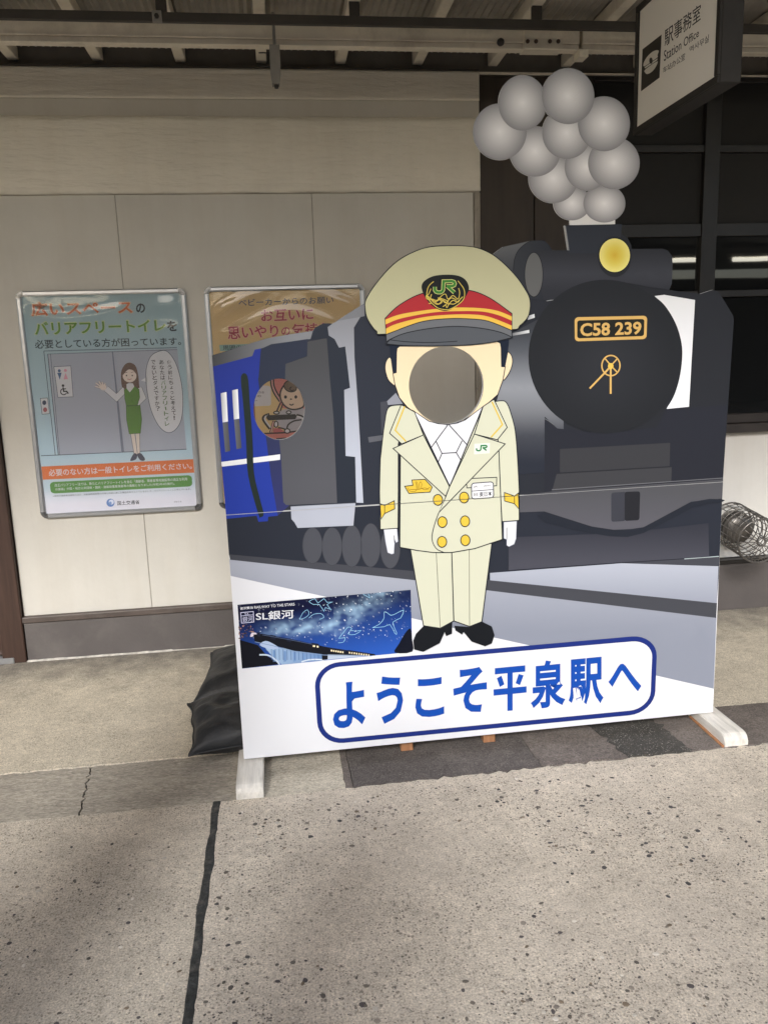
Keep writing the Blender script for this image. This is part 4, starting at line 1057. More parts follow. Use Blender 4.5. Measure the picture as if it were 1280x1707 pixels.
for x in (126, 188):
    yy = 642 if x == 126 else 626
    A.poly(c4((x, yy), (x+31, yy-7), (x+39, yy+155), (x+10, yy+160)), lambda px, py, x0=330+x/3.284: lerp3(S('#b0b2b4'), S('#eef0f2'), (px-x0)/9), 3)
    A.poly(c4((x+10, yy+162), (x+39, yy+157), (x+52, yy+316), (x+24, yy+322)), lambda px, py, x0=330+(x+16)/3.284: lerp3(S('#6a6c70'), S('#4b4d52'), (px-x0)/9), 3)
A.poly(c4((128, 1018), (450, 976), (450, 1006), (132, 1044)), S('#f2f4f6', 0.88), 4)
A.poly(smooth(c4((236, 552), (272, 548), (285, 700), (300, 900), (308, 1080), (340, 1220), (360, 1300), (345, 1320), (330, 1300), (275, 1090), (264, 900), (248, 700)), 4), S('#26302c', 0.95), 5)
# tender
A.poly(c4((480, 482), (598, 440), (600, 360), (705, 340), (722, 560), (742, 780), (762, 1242), (484, 1254), (468, 1238), (455, 985), (446, 900), (470, 780)), lambda x, y: lerp3(S('#4a4b4e', 0.9), S('#58595f', 0.9), (y-600)/200), 5, maxe=60)
# cab, pipes
A.poly(c4((620, 345), (634, 312), (650, 282), (692, 262), (735, 260), (722, 300), (745, 350), (765, 347), (778, 392), (806, 386), (832, 612), (800, 622), (808, 985), (860, 990), (866, 1244), (762, 1248), (742, 780), (722, 560), (706, 342)), S('#2b303a', 0.95), 6)
A.poly(r1((943, 192), (1000, 155), (1142, 68), (1142, 158), (950, 198)), S('#7d7f84', 0.9), 7)
A.poly(r1((913, 212), (950, 192), (1112, 164), (1066, 240), (1070, 450)) + c4((878, 750), (905, 1242), (866, 1240), (860, 990), (808, 985), (800, 624), (832, 612), (806, 386), (772, 393), (748, 346), (716, 326), (710, 280)), lambda x, y: lerp3(S('#8e9096', 0.9), S('#bcc2d0', 0.9), (y-540)/220), 8, maxe=40)
A.poly(c4((930, 882), (1030, 868), (1030, 896), (936, 912)), S('#5b5d64'), 8); A.poly(c4((998, 690), (1040, 684), (1042, 860), (1004, 862)), S('#44464e'), 7); A.poly(c4((1034, 686), (1082, 640), (1120, 700), (1040, 706)), S('#8d909a'), 8)
A.poly(c4((508, 1262), (862, 1243), (850, 1366), (546, 1379), (528, 1348), (512, 1330)), S('#b4b9c6', 0.9), 8); A.stroke(c4((508, 1262), (862, 1243)), 0.8, S('#8a8e98'), 9)
coach = A.build()
for i, (cx, cy, ry) in enumerate(((627, 1475, 98), (734, 1480, 104), (842, 1478, 114), (945, 1473, 119), (1052, 1490, 110))):
    W_ = Art('printed_wheel', coach, BO, BN, M['print'], HOLES, base=0.0004+12*Art.STEP)
    W_.poly(c4.ell(cx, cy, 54, ry, 32), S('#4c4e55', 0.95), 0); W_.stroke(c4.ell(cx, cy, 54, ry, 32), 0.7, S('#3d3f46'), 1, True); W_.build()

A = Art('printed_locomotive', stand, BO, BN, M['print'], HOLES, base=0.0004+16*Art.STEP)
# boiler side with its sheen
def boiler(x, y): return stops([(0, S('#3a3d43', .95)), (0.18, S('#565a61', .95)), (0.45, S('#8c9097', .95)), (0.62, S('#75787e', .95)), (0.8, S('#41444c', .95)), (1, S('#2b2f39', .95))], (y-545)/225)
A.poly(cL((60, 560), (210, 480), (330, 560), (330, 1000), (242, 960), (242, 1190), (110, 1200), (20, 860), (60, 700)), boiler, 0, maxe=14)
A.poly(r2((330, 1255), (520, 1215), (522, 1248), (335, 1280)), lambda x, y: lerp3(S('#5a5c60'), S('#d5d8da'), (x-850)/25), 1); A.poly(r2((500, 1070), (575, 1045), (580, 1085), (505, 1110)), lambda x, y: lerp3(S('#8a8c90'), S('#d5d8da'), (x-875)/15), 1)
A.poly(r2((700, 905), (835, 880), (835, 890), (706, 910)), S('#9a9c9e'), 3)
# feed water heater and top casing
def cyl(x, y): return stops([(0, S('#5c5e60', .95)), (0.35, S('#4a4c50', .95)), (1, S('#2a2d34', .95))], (y-(412-(x-838)*0.16))/70)
A.poly(r2((140, 410), (200, 360), (245, 330), (540, 265), (470, 305), (400, 375), (362, 470), (352, 590), (480, 800), (520, 860), (420, 720), (300, 560)), cyl, 2, maxe=12)
A.poly(r2((352, 590), (362, 470), (400, 375), (470, 305), (540, 266), (600, 261), (680, 263), (730, 310), (770, 372), (690, 385), (660, 900), (530, 880)), lambda x, y: lerp3(S('#35383d', .95), S('#2b2e35', .95), (x-860)/50), 2, maxe=20)
A.stroke(smooth(r2((540, 265), (470, 305), (400, 375), (362, 470), (352, 590)), 4, False), 0.9, S('#1d1f23'), 4)
A.shape(r2.ell(569, 627, 97, 237, 40), S('#636464', 0.95), 4, S('#1a1c20'), 0.9)
A.poly(r3((-130, 312), (735, 299), (770, 313), (796, 350), (799, 400), (794, 530), (777, 573), (650, 556), (420, 512), (200, 550), (40, 640), (-60, 640), (-90, 500)), lambda x, y: stops([(0, S('#2c2e33', .95)), (0.6, S('#3d3f46', .95)), (1, S('#303238', .95))], (y-415)/70), 3, maxe=22)
A.poly(r3((88, 146), (463, 134), (455, 190), (450, 330), (105, 330)), S('#30343c', 0.95), 4); A.stroke(r3((84, 146), (108, 310)), 1.4, S('#8a8c8c'), 6)
# smokebox front
A.poly(cL.ell(522, 652, 355, 356, 72), lambda x, y: lerp3(S('#303237', .95), S('#26282c', .95), math.hypot(x-1010, y-600)/110), 5, maxe=30)
A.stroke(smooth(cL((242, 940), (262, 952), (284, 968)), 4, False), 0.8, S('#6a6c70'), 8)
A.poly(cL((242, 930), (300, 985), (520, 1010), (760, 980), (805, 897), (1088, 876), (1067, 1222), (242, 1280)), S('#292b33', 0.95), 4)
A.poly(cL((750, 372), (795, 366), (938, 390), (910, 885), (806, 895)) + smooth(cL((806, 893), (838, 840), (862, 770), (876, 690), (878, 610), (862, 535), (835, 472), (795, 412), (750, 372)), 4, False)[1:-1], lambda x, y: lerp3(S('#e8eaec', .86), S('#eef0f6', .9), (y-500)/150), 7, maxe=60)
# steps and buffer beam
A.poly(cL((313, 1081), (823, 1052), (820, 1160), (313, 1190)), S('#3a3b3f', 0.95), 6); A.poly(cL((298, 1196), (830, 1165), (828, 1232), (275, 1276)), S('#3e3f43', 0.95), 7)
A.stroke(cL((298, 1194), (830, 1163)), 0.8, S('#292a2e'), 8)
A.poly(cL((118, 1296), (270, 1278), (1068, 1222), (1064, 1310), (920, 1325), (700, 1443), (640, 1452), (560, 1455), (460, 1440), (240, 1370), (118, 1375)), lambda x, y: lerp3(S('#505156', .95), S('#5a5a62', .95), (y-820)/60), 8, maxe=80)
A.poly(cL((75, 1490), (450, 1476), (760, 1452), (1000, 1424), (1003, 1580), (500, 1612), (75, 1642)), lambda x, y: lerp3(S('#34363f', .95), S('#4a4b55', .95), (y-880)/60), 8, maxe=50)
A.poly(smooth(cL((240, 1372), (460, 1442), (560, 1457), (640, 1455), (700, 1446), (920, 1327), (1060, 1313), (1060, 1328), (930, 1350), (700, 1470), (540, 1485), (240, 1420)), 2), S('#262a33', 0.95), 9)
A.poly(rquad(*cL((550, 1283), (618, 1279), (616, 1414), (550, 1418)), (0.15, 0.08)), lambda x, y: lerp3(S('#2a2c34'), S('#3c3e46'), abs(x-1030)/14), 10); A.poly(rquad(*cL((612, 1279), (684, 1277), (680, 1410), (612, 1414)), (0.15, 0.08)), S('#26272c'), 11)
A.stroke([(x, y-3.2) for x, y in cL((275, 1278), (1067, 1224))], 1.0, S('#6a6b70'), 10)
loco = A.build()
GOLD = S('#d9b26a', 0.9)
A = Art('number_plate', loco, BO, BN, M['print'], HOLES, base=0.0004+30*Art.STEP)
q = cL((380, 470), (716, 463), (713, 571), (381, 582))
A.poly([rquad(*q, (0.055, 0.16)), rquad(*cL((392, 485), (703, 478), (701, 557), (392, 568)), (0.04, 0.13))[::-1]], GOLD, 0); A.poly(rquad(*cL((392, 485), (703, 478), (701, 557), (392, 568)), (0.04, 0.13)), S('#23241f'), 0)
A.text('C58 239', cL((406, 498), (690, 490), (688, 550), (406, 560)), GOLD, 1, 0.028); A.build()
A = Art('printed_handwheel', loco, BO, BN, M['print'], HOLES, base=0.0004+30*Art.STEP)
A.stroke(cL.ell(548, 694, 42, 47, 32), 2.3, GOLD, 0, True)
for p in ((520, 660), (578, 662), (518, 728), (580, 728)): A.stroke(cL((548, 694), p), 1.8, GOLD, 0)
A.stroke(cL((546, 700), (450, 800)), 3.0, GOLD, 1); A.stroke(cL((547, 700), (547, 825)), 3.2, GOLD, 1); A.poly(cL.ell(547, 696, 13, 14, 16), S('#e8c25a', .9), 2); A.build()
A = Art('printed_headlight', loco, BO, BN, M['print'], HOLES, base=0.0004+26*Art.STEP)
A.poly(r3.ell(413, 352, 112, 136, 40), S('#2a2c30', 0.95), 0); A.stroke(r3.ell(413, 343, 104, 114, 40), 1.0, S('#17181a'), 1, True)
A.radial(*r3.p(413, 343), 102/4, 112/4, lambda r: stops([(0, S('#d8b53e', .9)), (0.5, S('#e2cf5c', .9)), (1, S('#eee58a', .92))], r), 2); A.build()

# ---- smoke: each puff its own disc, cut out of sheet
puffs = [(755, 985, 128, 119), (977, 988, 145, 131), (626, 815, 170, 171), (855, 736, 152, 166), (1042, 710, 178, 181), (500, 630, 175, 174), (717, 503, 169, 181), (258, 495, 184, 195), (413, 297, 167, 192), (972, 441, 179, 189), (725, 251, 181, 193)]
bm = bmesh.new(); prism(bm, [[tuple(BP(x, y, -0.0004)) for x, y in r4((738, 960), (1052, 960), (1052, 1136), (740, 1136))]], None, tuple(-BN*0.007)); nk = obj('smoke_neck', bm, M['panel_edge'], stand)
A = Art('neck_print', nk, BO, BN, M['print'], base=-0.0002); A.poly(r4((738, 960), (1052, 960), (1052, 1136), (740, 1136)), S('#e9e9e6', .88), 0); A.build()
def puffcol(r): return stops([(0, S('#f4f4f4', .95)), (0.35, S('#dcdcdc', .93)), (0.75, S('#b2b2b4', .92)), (1, S('#949496', .9))], r)
for i, (cx, cy, rx, ry) in enumerate(puffs):
    o_ = 0.0002+i*0.0004; bm = bmesh.new(); prism(bm, [[tuple(BP(x, y, o_)) for x, y in r4.ell(cx, cy, rx, ry, 48)]], None, tuple(-BN*0.0055))
    pf = obj('smoke_puff', bm, M['panel_edge'], stand)
    A = Art('puff_print', pf, BO, BN, M['print'], base=o_+0.00015); x, y = r4.p(cx, cy); A.radial(x, y, rx/4.129, ry/4.129, puffcol, 0, 48, 8); A.build()

# ---- stationmaster
LK = S('#22242a'); CREAM = S('#e8ead2', 0.74); CAPC = S('#e0deb4', 0.63); GLD = S('#e8c64a', 0.86); SKF = S('#f3dfba', 0.9)
BB = 0.0004+36*Art.STEP
A = Art('printed_head', stand, BO, BN, M['print'], HOLES, base=BB)
HAIR = S('#1d2433')
A.shape(smooth(c5((242, 826), (222, 834), (208, 868), (208, 912), (226, 970), (254, 1000), (270, 1004), (262, 900)), 3), SKF, 0, LK, 1.0); A.shape(smooth(c5((1018, 790), (1044, 808), (1053, 850), (1042, 900), (1016, 950), (990, 972), (998, 880)), 3), SKF, 0, LK, 1.0)
face = c5((282, 790), (286, 762), (302, 749), (620, 745), (955, 716), (972, 730), (977, 760), (980, 885), (1004, 885), (990, 970), (955, 1070), (900, 1120), (858, 1152), (800, 1196), (720, 1246), (620, 1272), (510, 1257), (400, 1190), (350, 1150), (300, 1090), (270, 1000), (258, 930), (280, 924))
A.shape(face, SKF, 2, LK, 1.1)
A.poly(c5((236, 742), (302, 742), (288, 760), (281, 780), (279, 924), (257, 931), (243, 830)), HAIR, 4); A.poly(c5((940, 716), (1030, 704), (1022, 792), (1004, 886), (979, 886), (976, 745), (968, 728)), HAIR, 4)
A.build()
A = Art('printed_uniform', stand, BO, BN, M['print'], HOLES, base=BB+6*Art.STEP)
trou = c6((355, 966), (868, 930), (805, 1425), (728, 1455), (628, 1420), (543, 1466), (437, 1450)); A.shape(trou, CREAM, 0, LK, 1.3)
A.stroke(c6((615, 988), (628, 1420)), 1.4, LK, 2); A.stroke(c6((517, 985), (543, 1466)), 0.8, S('#6a6a5c'), 2); A.stroke(c6((725, 960), (728, 1455)), 0.8, S('#6a6a5c'), 2)
for sh_ in (((437, 1452), (545, 1468), (618, 1428), (617, 1500), (580, 1516), (570, 1490), (540, 1560), (435, 1615), (378, 1600), (372, 1545), (390, 1500)), ((632, 1450), (728, 1458), (808, 1425), (868, 1455), (885, 1510), (868, 1562), (825, 1580), (740, 1550), (690, 1490), (680, 1506), (638, 1480))): A.poly(c6(*sh_), S('#15181d'), 3)
# arms and gloves
A.shape(c6((187, 842), (270, 836), (276, 918), (264, 926), (256, 905), (250, 994), (236, 998), (212, 988), (200, 930)), WHITE, 2, S('#9aa0b0'), 0.7); A.stroke(c6((252, 880), (254, 925)), 0.8, LK, 4)
A.shape(c6((944, 796), (1024, 790), (1020, 900), (1008, 935), (976, 950), (962, 942), (962, 906), (944, 898)), WHITE, 2, S('#9aa0b0'), 0.7); A.stroke(c6((962, 830), (962, 905)), 0.8, LK, 4)
A.shape(smooth(c6((200, 118), (213, 78), (240, 61), (296, 56)), 4, False) + c6((280, 300), (276, 835), (165, 842), (160, 600), (165, 400), (185, 220)), CREAM, 3, LK, 1.2)
A.shape(smooth(c6((880, 36), (940, 30), (966, 52), (988, 110), (1015, 220), (1030, 400), (1040, 600)), 4, False) + c6((1040, 785), (932, 793), (908, 350)), CREAM, 3, LK, 1.2)
A.poly(c6((275, 300), (292, 300), (290, 836), (275, 836)), LK, 5)
# body
A.shape(c6((292, 300), (300, 60), (375, 95), (600, 570), (812, 66), (885, 25), (912, 350), (934, 905), (760, 963), (615, 988), (500, 988), (400, 975), (288, 955)), CREAM, 6, LK, 1.3)
A.shape(c6((372, 92), (470, 158), (530, 174), (590, 180), (650, 170), (700, 150), (812, 66), (600, 572)), S('#eceef4', .84), 8, LK, 1.3)
for ln in (((590, 182), (485, 325)), ((598, 182), (715, 312)), ((515, 285), (553, 362), (643, 357), (680, 282)), ((553, 362), (530, 415)), ((643, 357), (672, 405))): A.stroke(c6(*ln), 1.2, LK, 10)
A.stroke(c6((372, 92), (602, 572)), 2.0, LK, 10); A.stroke(c6((812, 66), (602, 572)), 1.6, LK, 10)
A.shape(c6((245, 331), (436, 246), (601, 572), (576, 633)), CREAM, 9, LK, 1.2); A.shape(c6((757, 240), (951, 302), (536, 732), (530, 742), (576, 638), (601, 572)), CREAM, 11, LK, 1.2)
A.shape(c6((296, 55), (380, 100), (436, 246), (300, 302), (223, 235)), CREAM, 11, LK, 1.2); A.shape(c6((880, 20), (812, 66), (757, 240), (902, 276), (964, 198)), CREAM, 13, LK, 1.2)
YL = S('#dcc04a', .92)
A.stroke(c6((318, 66), (258, 216), (326, 286)), 1.9, YL, 14); A.stroke(c6((868, 36), (934, 180), (862, 260)), 1.9, YL, 15)
A.stroke(smooth(c6((532, 738), (510, 800), (492, 870), (494, 920), (520, 965), (566, 987)), 5, False), 1.1, LK, 9)
A.shape(c6((163, 680), (192, 691), (253, 661), (256, 712), (192, 742), (170, 777)), GLD, 6, LK, 1.1); A.stroke(c6((192, 691), (192, 742)), 0.9, LK, 8); A.shape(c6((947, 609), (1010, 632), (1035, 613), (1037, 712), (1010, 680), (948, 662)), GLD, 6, LK, 1.1); A.stroke(c6((1010, 632), (1010, 680)), 0.9, LK, 8)
# breast badge, pocket, name tag, lapel sticker
A.shape(c6((318, 570), (370, 563), (364, 530), (446, 526), (492, 575), (478, 606), (345, 615)), GLD, 8, LK, 1.1)
for pts in (((338, 580), (352, 600), (390, 598), (392, 560), (386, 545), (396, 545), (402, 590)), ((412, 590), (410, 555), (418, 542), (426, 556), (424, 580), (450, 592), (478, 575)), ((350, 588), (400, 590), (440, 580), (470, 588))): A.stroke(smooth(c6(*pts), 4, False), 0.8, S('#9a7a20'), 10)
A.stroke(c6((742, 520), (898, 513), (897, 566), (875, 568)), 1.1, LK, 12); A.stroke(c6((708, 556), (710, 580), (740, 578)), 1.1, LK, 12)
q = rquad(*c6((739, 551), (876, 541), (879, 640), (740, 650)), (0.13, 0.16)); A.shape(q, S('#f0f1f4', .9), 13, S('#4b4f58'), 1.3)
A.stroke(c6((740, 600), (877, 590)), 1.0, S('#4b4f58'), 15); A.text('東日本', c6((788, 606), (866, 600), (867, 630), (789, 637)), INK, 15, 0.01); A.text('駅長', c6((752, 612), (780, 610), (780, 632), (752, 634)), INK, 15); A.text('JR', c6((752, 567), (778, 565), (778, 580), (752, 582)), INK, 15); A.text('JAPAN', c6((816, 562), (858, 559), (858, 573), (816, 577)), INK, 15)
A.poly(c6((757, 301), (856, 296), (853, 361), (755, 368)), S('#e3ebe2', .9), 14)
uniform = A.build()
def jr_logo(A, f, wd, c, l):
    """letters J and R as one run of strokes"""
    A.stroke(f((0.0, 0.52), (0.0, 0.80), (0.05, 0.92), (0.14, 0.98), (0.28, 0.98), (0.36, 0.90), (0.40, 0.78), (0.42, 0.08), (0.82, 0.06), (0.93, 0.12), (0.97, 0.26), (0.94, 0.40), (0.84, 0.47), (0.56, 0.47)), wd, c, l)
    A.stroke(f((0.60, 0.47), (0.95, 1.0)), wd, c, l+0.4)
A = Art('lapel_logo', uniform, BO, BN, M['print'], HOLES, base=BB+24*Art.STEP)
def lf(*p): return [c6.p(772+u*66-v*2, 312+v*34-u*3) for u, v in p]
jr_logo(A, lf, 2.3, S('#2f7a48'), 0); A.build()
for cx, cy in ((527, 655), (692, 640), (555, 795), (698, 790), (553, 920), (700, 910)):
    A = Art('printed_button', uniform, BO, BN, M['print'], HOLES, base=BB+24*Art.STEP); A.shape(c6.ell(cx, cy, 29, 34, 28), GLD, 0, LK, 1.2); A.build()
# cap
A = Art('printed_cap', stand, BO, BN, M['print'], HOLES, base=BB+26*Art.STEP)
cap = smooth(capL + c5((1000, 205), (1080, 290), (1135, 370), (1165, 432), (1168, 500), (1150, 560), (1100, 612), (1045, 638), (700, 600), (205, 668)), 4)
A.shape(cap, CAPC, 0, LK, 1.3)
def band(top, bot): return smooth(r5(*top), 5, False) + smooth(r5(*bot), 5, False)[::-1]
t0 = ((6, 447), (120, 340), (300, 246), (500, 220), (690, 217), (860, 280), (1042, 408)); s1a = ((8, 458), (140, 412), (400, 372), (600, 358), (800, 365), (930, 387), (1042, 432)); s1b = ((10, 497), (140, 447), (400, 399), (620, 388), (800, 392), (930, 421), (1042, 467))
s2a = ((12, 532), (100, 492), (300, 441), (500, 419), (700, 415), (850, 433), (1041, 506)); s2b = ((15, 580), (60, 562), (300, 476), (520, 450), (700, 452), (850, 471), (1041, 546)); rm = ((16, 640), (60, 612), (180, 566), (400, 526), (600, 513), (800, 530), (950, 562), (1044, 602))
A.shape(band(t0, s2b), S('#ad3238', .95), 2, LK, 1.2); YS = S('#ecc052', .92)
A.poly(band(s1a, s1b), YS, 4); A.poly(band(s2a, s2b), YS, 4); A.shape(band(s2b, rm), S('#6d7075', .95), 4, LK, 1.1)
A.shape(smooth(r5((14, 656), (60, 614), (180, 566), (400, 526), (600, 513), (800, 530), (950, 562), (1046, 603)), 5, False) + smooth(r5((900, 640), (700, 664), (400, 673), (150, 670)), 4, False), S('#565a60', .95), 6, LK, 1.2)
A.stroke(smooth(r5((50, 624), (200, 640), (400, 645), (595, 634)), 4, False), 1.0, LK, 8); capo = A.build()
A = Art('cap_badge', capo, BO, BN, M['print'], HOLES, base=BB+36*Art.STEP)
A.poly(smooth(r5((303, 190), (328, 140), (400, 102), (500, 90), (600, 98), (662, 132), (690, 190), (680, 240), (640, 300), (580, 350), (510, 386), (430, 370), (370, 325), (325, 260)), 4), S('#1d2020'), 0)
WR = S('#d8c25c', .9)
for pts in (((402, 146), (365, 180), (348, 230), (352, 280), (400, 335), (450, 368), (520, 378)), ((600, 140), (645, 200), (655, 250), (640, 300), (580, 350), (520, 378)), ((380, 205), (360, 250), (340, 265), (350, 290), (390, 290), (430, 300), (470, 260), (500, 250), (520, 290), (560, 260), (600, 290), (615, 240), (605, 200)),
            ((360, 325), (380, 320), (350, 260), (420, 330), (470, 315), (440, 280), (520, 310), (480, 350), (500, 340), (510, 360), (530, 330), (570, 330), (610, 300), (640, 270)), ((400, 300), (440, 330), (480, 300), (520, 330), (560, 300), (600, 315), (625, 280)), ((385, 250), (378, 285), (420, 310), (460, 290), (500, 320), (545, 280), (590, 300))): A.stroke(smooth(r5(*pts), 4, False), 1.0, WR, 1+random.random())
def bf(*p): return [r5.p(412+u*168, 137+v*100) for u, v in p]
jr_logo(A, bf, 6.2, S('#d9d98a', .9), 2.2); jr_logo(A, bf, 4.3, S('#3f8038', .95), 3.2); A.build()

# ---- greeting panel
A = Art('greeting_panel', stand, BO, BN, M['print'], HOLES, base=0.0004+12*Art.STEP)
qo = ((523, 1107), (1095, 1057), (1090, 1188), (531, 1242)); qi = ((531.5, 1114), (1087, 1066), (1082.5, 1181), (539, 1233.5))
A.poly(rquad(*qo, (0.075, 0.28), 8), S('#20337f', .85), 0); A.poly(rquad(*qi, (0.062, 0.25), 8), S('#f2f4f9', .83), 1); greet = A.build()
for ch, x0, y0, x1, y1 in (('よ', 555, 1134, 609, 1215), ('う', 627.5, 1124, 671.7, 1207.5), ('こ', 692, 1127.6, 740, 1197), ('そ', 755, 1110, 811, 1190.6), ('平', 822, 1107, 877, 1187), ('泉', 884, 1097.6, 941.5, 1182), ('駅', 947, 1094, 1005, 1177), ('へ', 1013, 1103, 1068, 1157)):
    dy = 0.095*(x1-x0); A = Art('greeting_letter', greet, BO, BN, M['print'], base=0.0004+14*Art.STEP)
    if ch == '平':   # drawn stroke by stroke
        def hf(*p): return [(x0+u*(x1-x0), y0+dy+(y1-y0-dy)*v-dy*u) for u, v in p]
        cc = S('#164fb2', .85)
        A.poly(hf((0.04, 0.02), (0.96, 0.02), (0.96, 0.16), (0.58, 0.16), (0.58, 0.49), (1.0, 0.49), (1.0, 0.63), (0.58, 0.63), (0.58, 1.0), (0.42, 1.0), (0.42, 0.63), (0.0, 0.63), (0.0, 0.49), (0.42, 0.49), (0.42, 0.16), (0.04, 0.16)), cc, 0)
        A.poly(hf((0.10, 0.25), (0.24, 0.20), (0.33, 0.40), (0.19, 0.45)), cc, 0); A.poly(hf((0.76, 0.20), (0.91, 0.24), (0.80, 0.45), (0.67, 0.40)), cc, 0); A.build(); continue
    A.text(ch, ((x0, y0+dy), (x1, y0), (x1, y1-dy), (x0, y1)), S('#164fb2', .85), 0, 0.030); A.build()

# ---- night train picture pasted on the board
A = Art('night_train_picture', stand, BO, BN, M['print'], base=0.0004+10*Art.STEP)
Q = r6((65, 152), (1217, 52), (1228, 465), (95, 577))
def night(u, v):
    c = lerp3(S('#0c1130'), S('#2a58b4'), max(0, v-0.12)*1.05 + 0.22*(u-0.5))
    vc = 0.43+0.05*u if u < 0.55 else 0.46-(u-0.55)*1.45
    wd_ = 0.010 if u < 0.55 else 0.03
    mw = math.exp(-((v-vc)**2)/wd_)*max(0, min(1, (u-0.09)*6))*(1.25 if u < 0.62 else max(0.3, 1.25-(u-0.62)*2.5))
    n_ = 0.5+0.8*noise.noise(Vector((u*14, v*7, 2)))+0.5*noise.noise(Vector((u*34, v*17, 5)))
    c = lerp3(c, S('#a8cbe4'), mw*max(0.05, min(1.3, n_))*0.62)
    k = noise.noise(Vector((u*180, v*70, 8)))
    if k > 0.52 and v < 0.8: c = lerp3(c, (0.9, 0.95, 1.0), (k-0.52)*4*(0.4+mw))
    c = lerp3(c, S('#14162a'), max(0, (u-0.9)*4)*max(0, 0.4-v)*2)
    return c
A.grid(Q, 150, 56, night, 0)
rt = random.Random(8)
for i in range(46):
    x = 74+rt.random()**1.4*100; y = 280+rt.random()*(100-(x-74)*0.35); s_ = rt.uniform(3, 9)
    A.poly(r6((x-s_, y), (x, y-s_*0.7), (x+s_, y+1), (x+1, y+s_*0.7)), lerp3(S('#2a2026'), S('#b08a80'), rt.random()**1.5), 1+i*0.02)
A.poly(smooth(r6((158, 340), (186, 338), (190, 352), (150, 366)), 3), S('#d8d0d8'), 2)
A.poly(r6((80, 385), (200, 420), (260, 490), (345, 548), (95, 576)), S('#12141c'), 2)
A.poly(r6((250, 440), (360, 438), (640, 480), (640, 520), (360, 550), (300, 500)), lambda x, y: lerp3(S('#a9c4e0', .9), S('#5a7fb4', .9), (x-440)/110), 1, maxe=20); A.poly(r6((640, 482), (940, 490), (940, 492), (640, 520)), S('#b8c6da', .9), 1)
A.stroke(smooth(r6((210, 485), (270, 488), (320, 520), (345, 550)), 4, False), 2.6, S('#c9d9ea', .9), 3); A.stroke(smooth(r6((490, 532), (540, 518), (600, 516), (640, 520)), 4, False), 2.2, S('#d5e1ee', .9), 3)
for x in range(290, 640, 26): A.stroke(r6((x, 440+(x-290)*0.11), (x+2, 520)), 0.7, S('#44618e'), 3)
A.poly(r6((170, 350), (230, 345), (320, 362), (420, 380), (560, 410), (640, 430), (800, 455), (980, 480), (980, 490), (640, 482), (440, 458), (300, 420), (180, 400)), S('#14161e'), 4)
for bxs in ((196, 334, 214, 352), (284, 352, 318, 372), (392, 374, 420, 388), (556, 404, 606, 420), (676, 436, 786, 452), (800, 452, 930, 474)): A.poly(r6((bxs[0], bxs[1]), (bxs[2], bxs[1]+(bxs[2]-bxs[0])*0.16), (bxs[2], bxs[3]+16), (bxs[0], bxs[3]+6)), S('#1c2030'), 5)
A.stroke(r6((180, 398), (300, 424), (440, 462), (640, 486), (960, 492)), 0.8, S('#7f93b4'), 6); A.stroke(r6((230, 352), (420, 386), (560, 414)), 0.5, S('#5a6a8a'), 6)
for x in (300, 372, 436, 500, 566): A.poly(r6((x, 452+(x-300)*0.1), (x+18, 455+(x-300)*0.1), (x+18, 530-(x-300)*0.02), (x, 534-(x-300)*0.02)), S('#6f8fbc'), 2)
A.poly(r6((625, 478), (665, 480), (665, 515), (628, 520)), S('#14161e'), 4)
for x, y, wd in [(566, 420, 16), (592, 424, 12)] + [(686+i*15, 450+i*2.2, 9) for i in range(6)] + [(806+i*16, 464+i*2.1, 8) for i in range(9)]: A.poly(r6((x, y), (x+wd, y+1.5), (x+wd, y+13), (x, y+11.5)), S('#f0e0b8'), 6)
A.poly(smooth(r6((212, 420), (250, 392), (300, 410), (340, 440), (280, 446)), 3), S('#a9bbd8'), 5)
A.poly(smooth(r6((1110, 470), (1140, 410), (1180, 340), (1216, 310), (1226, 380), (1228, 464)), 3), S('#0e1220'), 2)
STAR = S('#8fc0dc')
for pts in (((962, 304), (1010, 280), (1040, 240), (1040, 200), (1062, 205), (1085, 222), (1120, 210), (1170, 186), (1150, 240), (1098, 268), (1125, 340), (1112, 342), (1080, 284), (1040, 298), (962, 304)), ((478, 248), (500, 205), (530, 185), (540, 215), (510, 240), (478, 248)), ((540, 130), (580, 110), (600, 140), (640, 110), (660, 135), (700, 132), (660, 150), (690, 185), (650, 170), (640, 195), (610, 150), (570, 150), (540, 130)),
            ((540, 240), (570, 215), (620, 210), (640, 235), (610, 248)), ((735, 405), (770, 400), (780, 370), (740, 375), (775, 330), (800, 300), (825, 310), (800, 345), (845, 350), (888, 322), (850, 328), (820, 320)), ((900, 80), (925, 95), (945, 105), (935, 78))): A.stroke(smooth(r6(*pts), 2, False), 0.65, STAR, 2)
rs = random.Random(3)
for i in range(150):
    u, v = rs.random(), rs.random()**1.3*0.72
    if u < 0.35 and v < 0.42: continue
    x, y = [(Q[0][a]*(1-u)+Q[1][a]*u)*(1-v)+(Q[3][a]*(1-u)+Q[2][a]*u)*v for a in (0, 1)]; r = rs.choice((0.35, 0.45, 0.6, 0.9)); A.poly([(x-r, y), (x, y-r), (x+r, y), (x, y+r)], (0.85, 0.92, 1.0), 3)
A.text('宮沢賢治', r6((82, 168), (168, 160), (170, 178), (84, 186)), WHITE, 4, 0.02); A.text('RAILWAY TO THE STARS', r6((176, 160), (444, 138), (446, 156), (178, 178)), WHITE, 4, 0.008)
A.text('SL銀河', r6((186, 200), (438, 182), (440, 242), (188, 258)), WHITE, 4, 0.012)
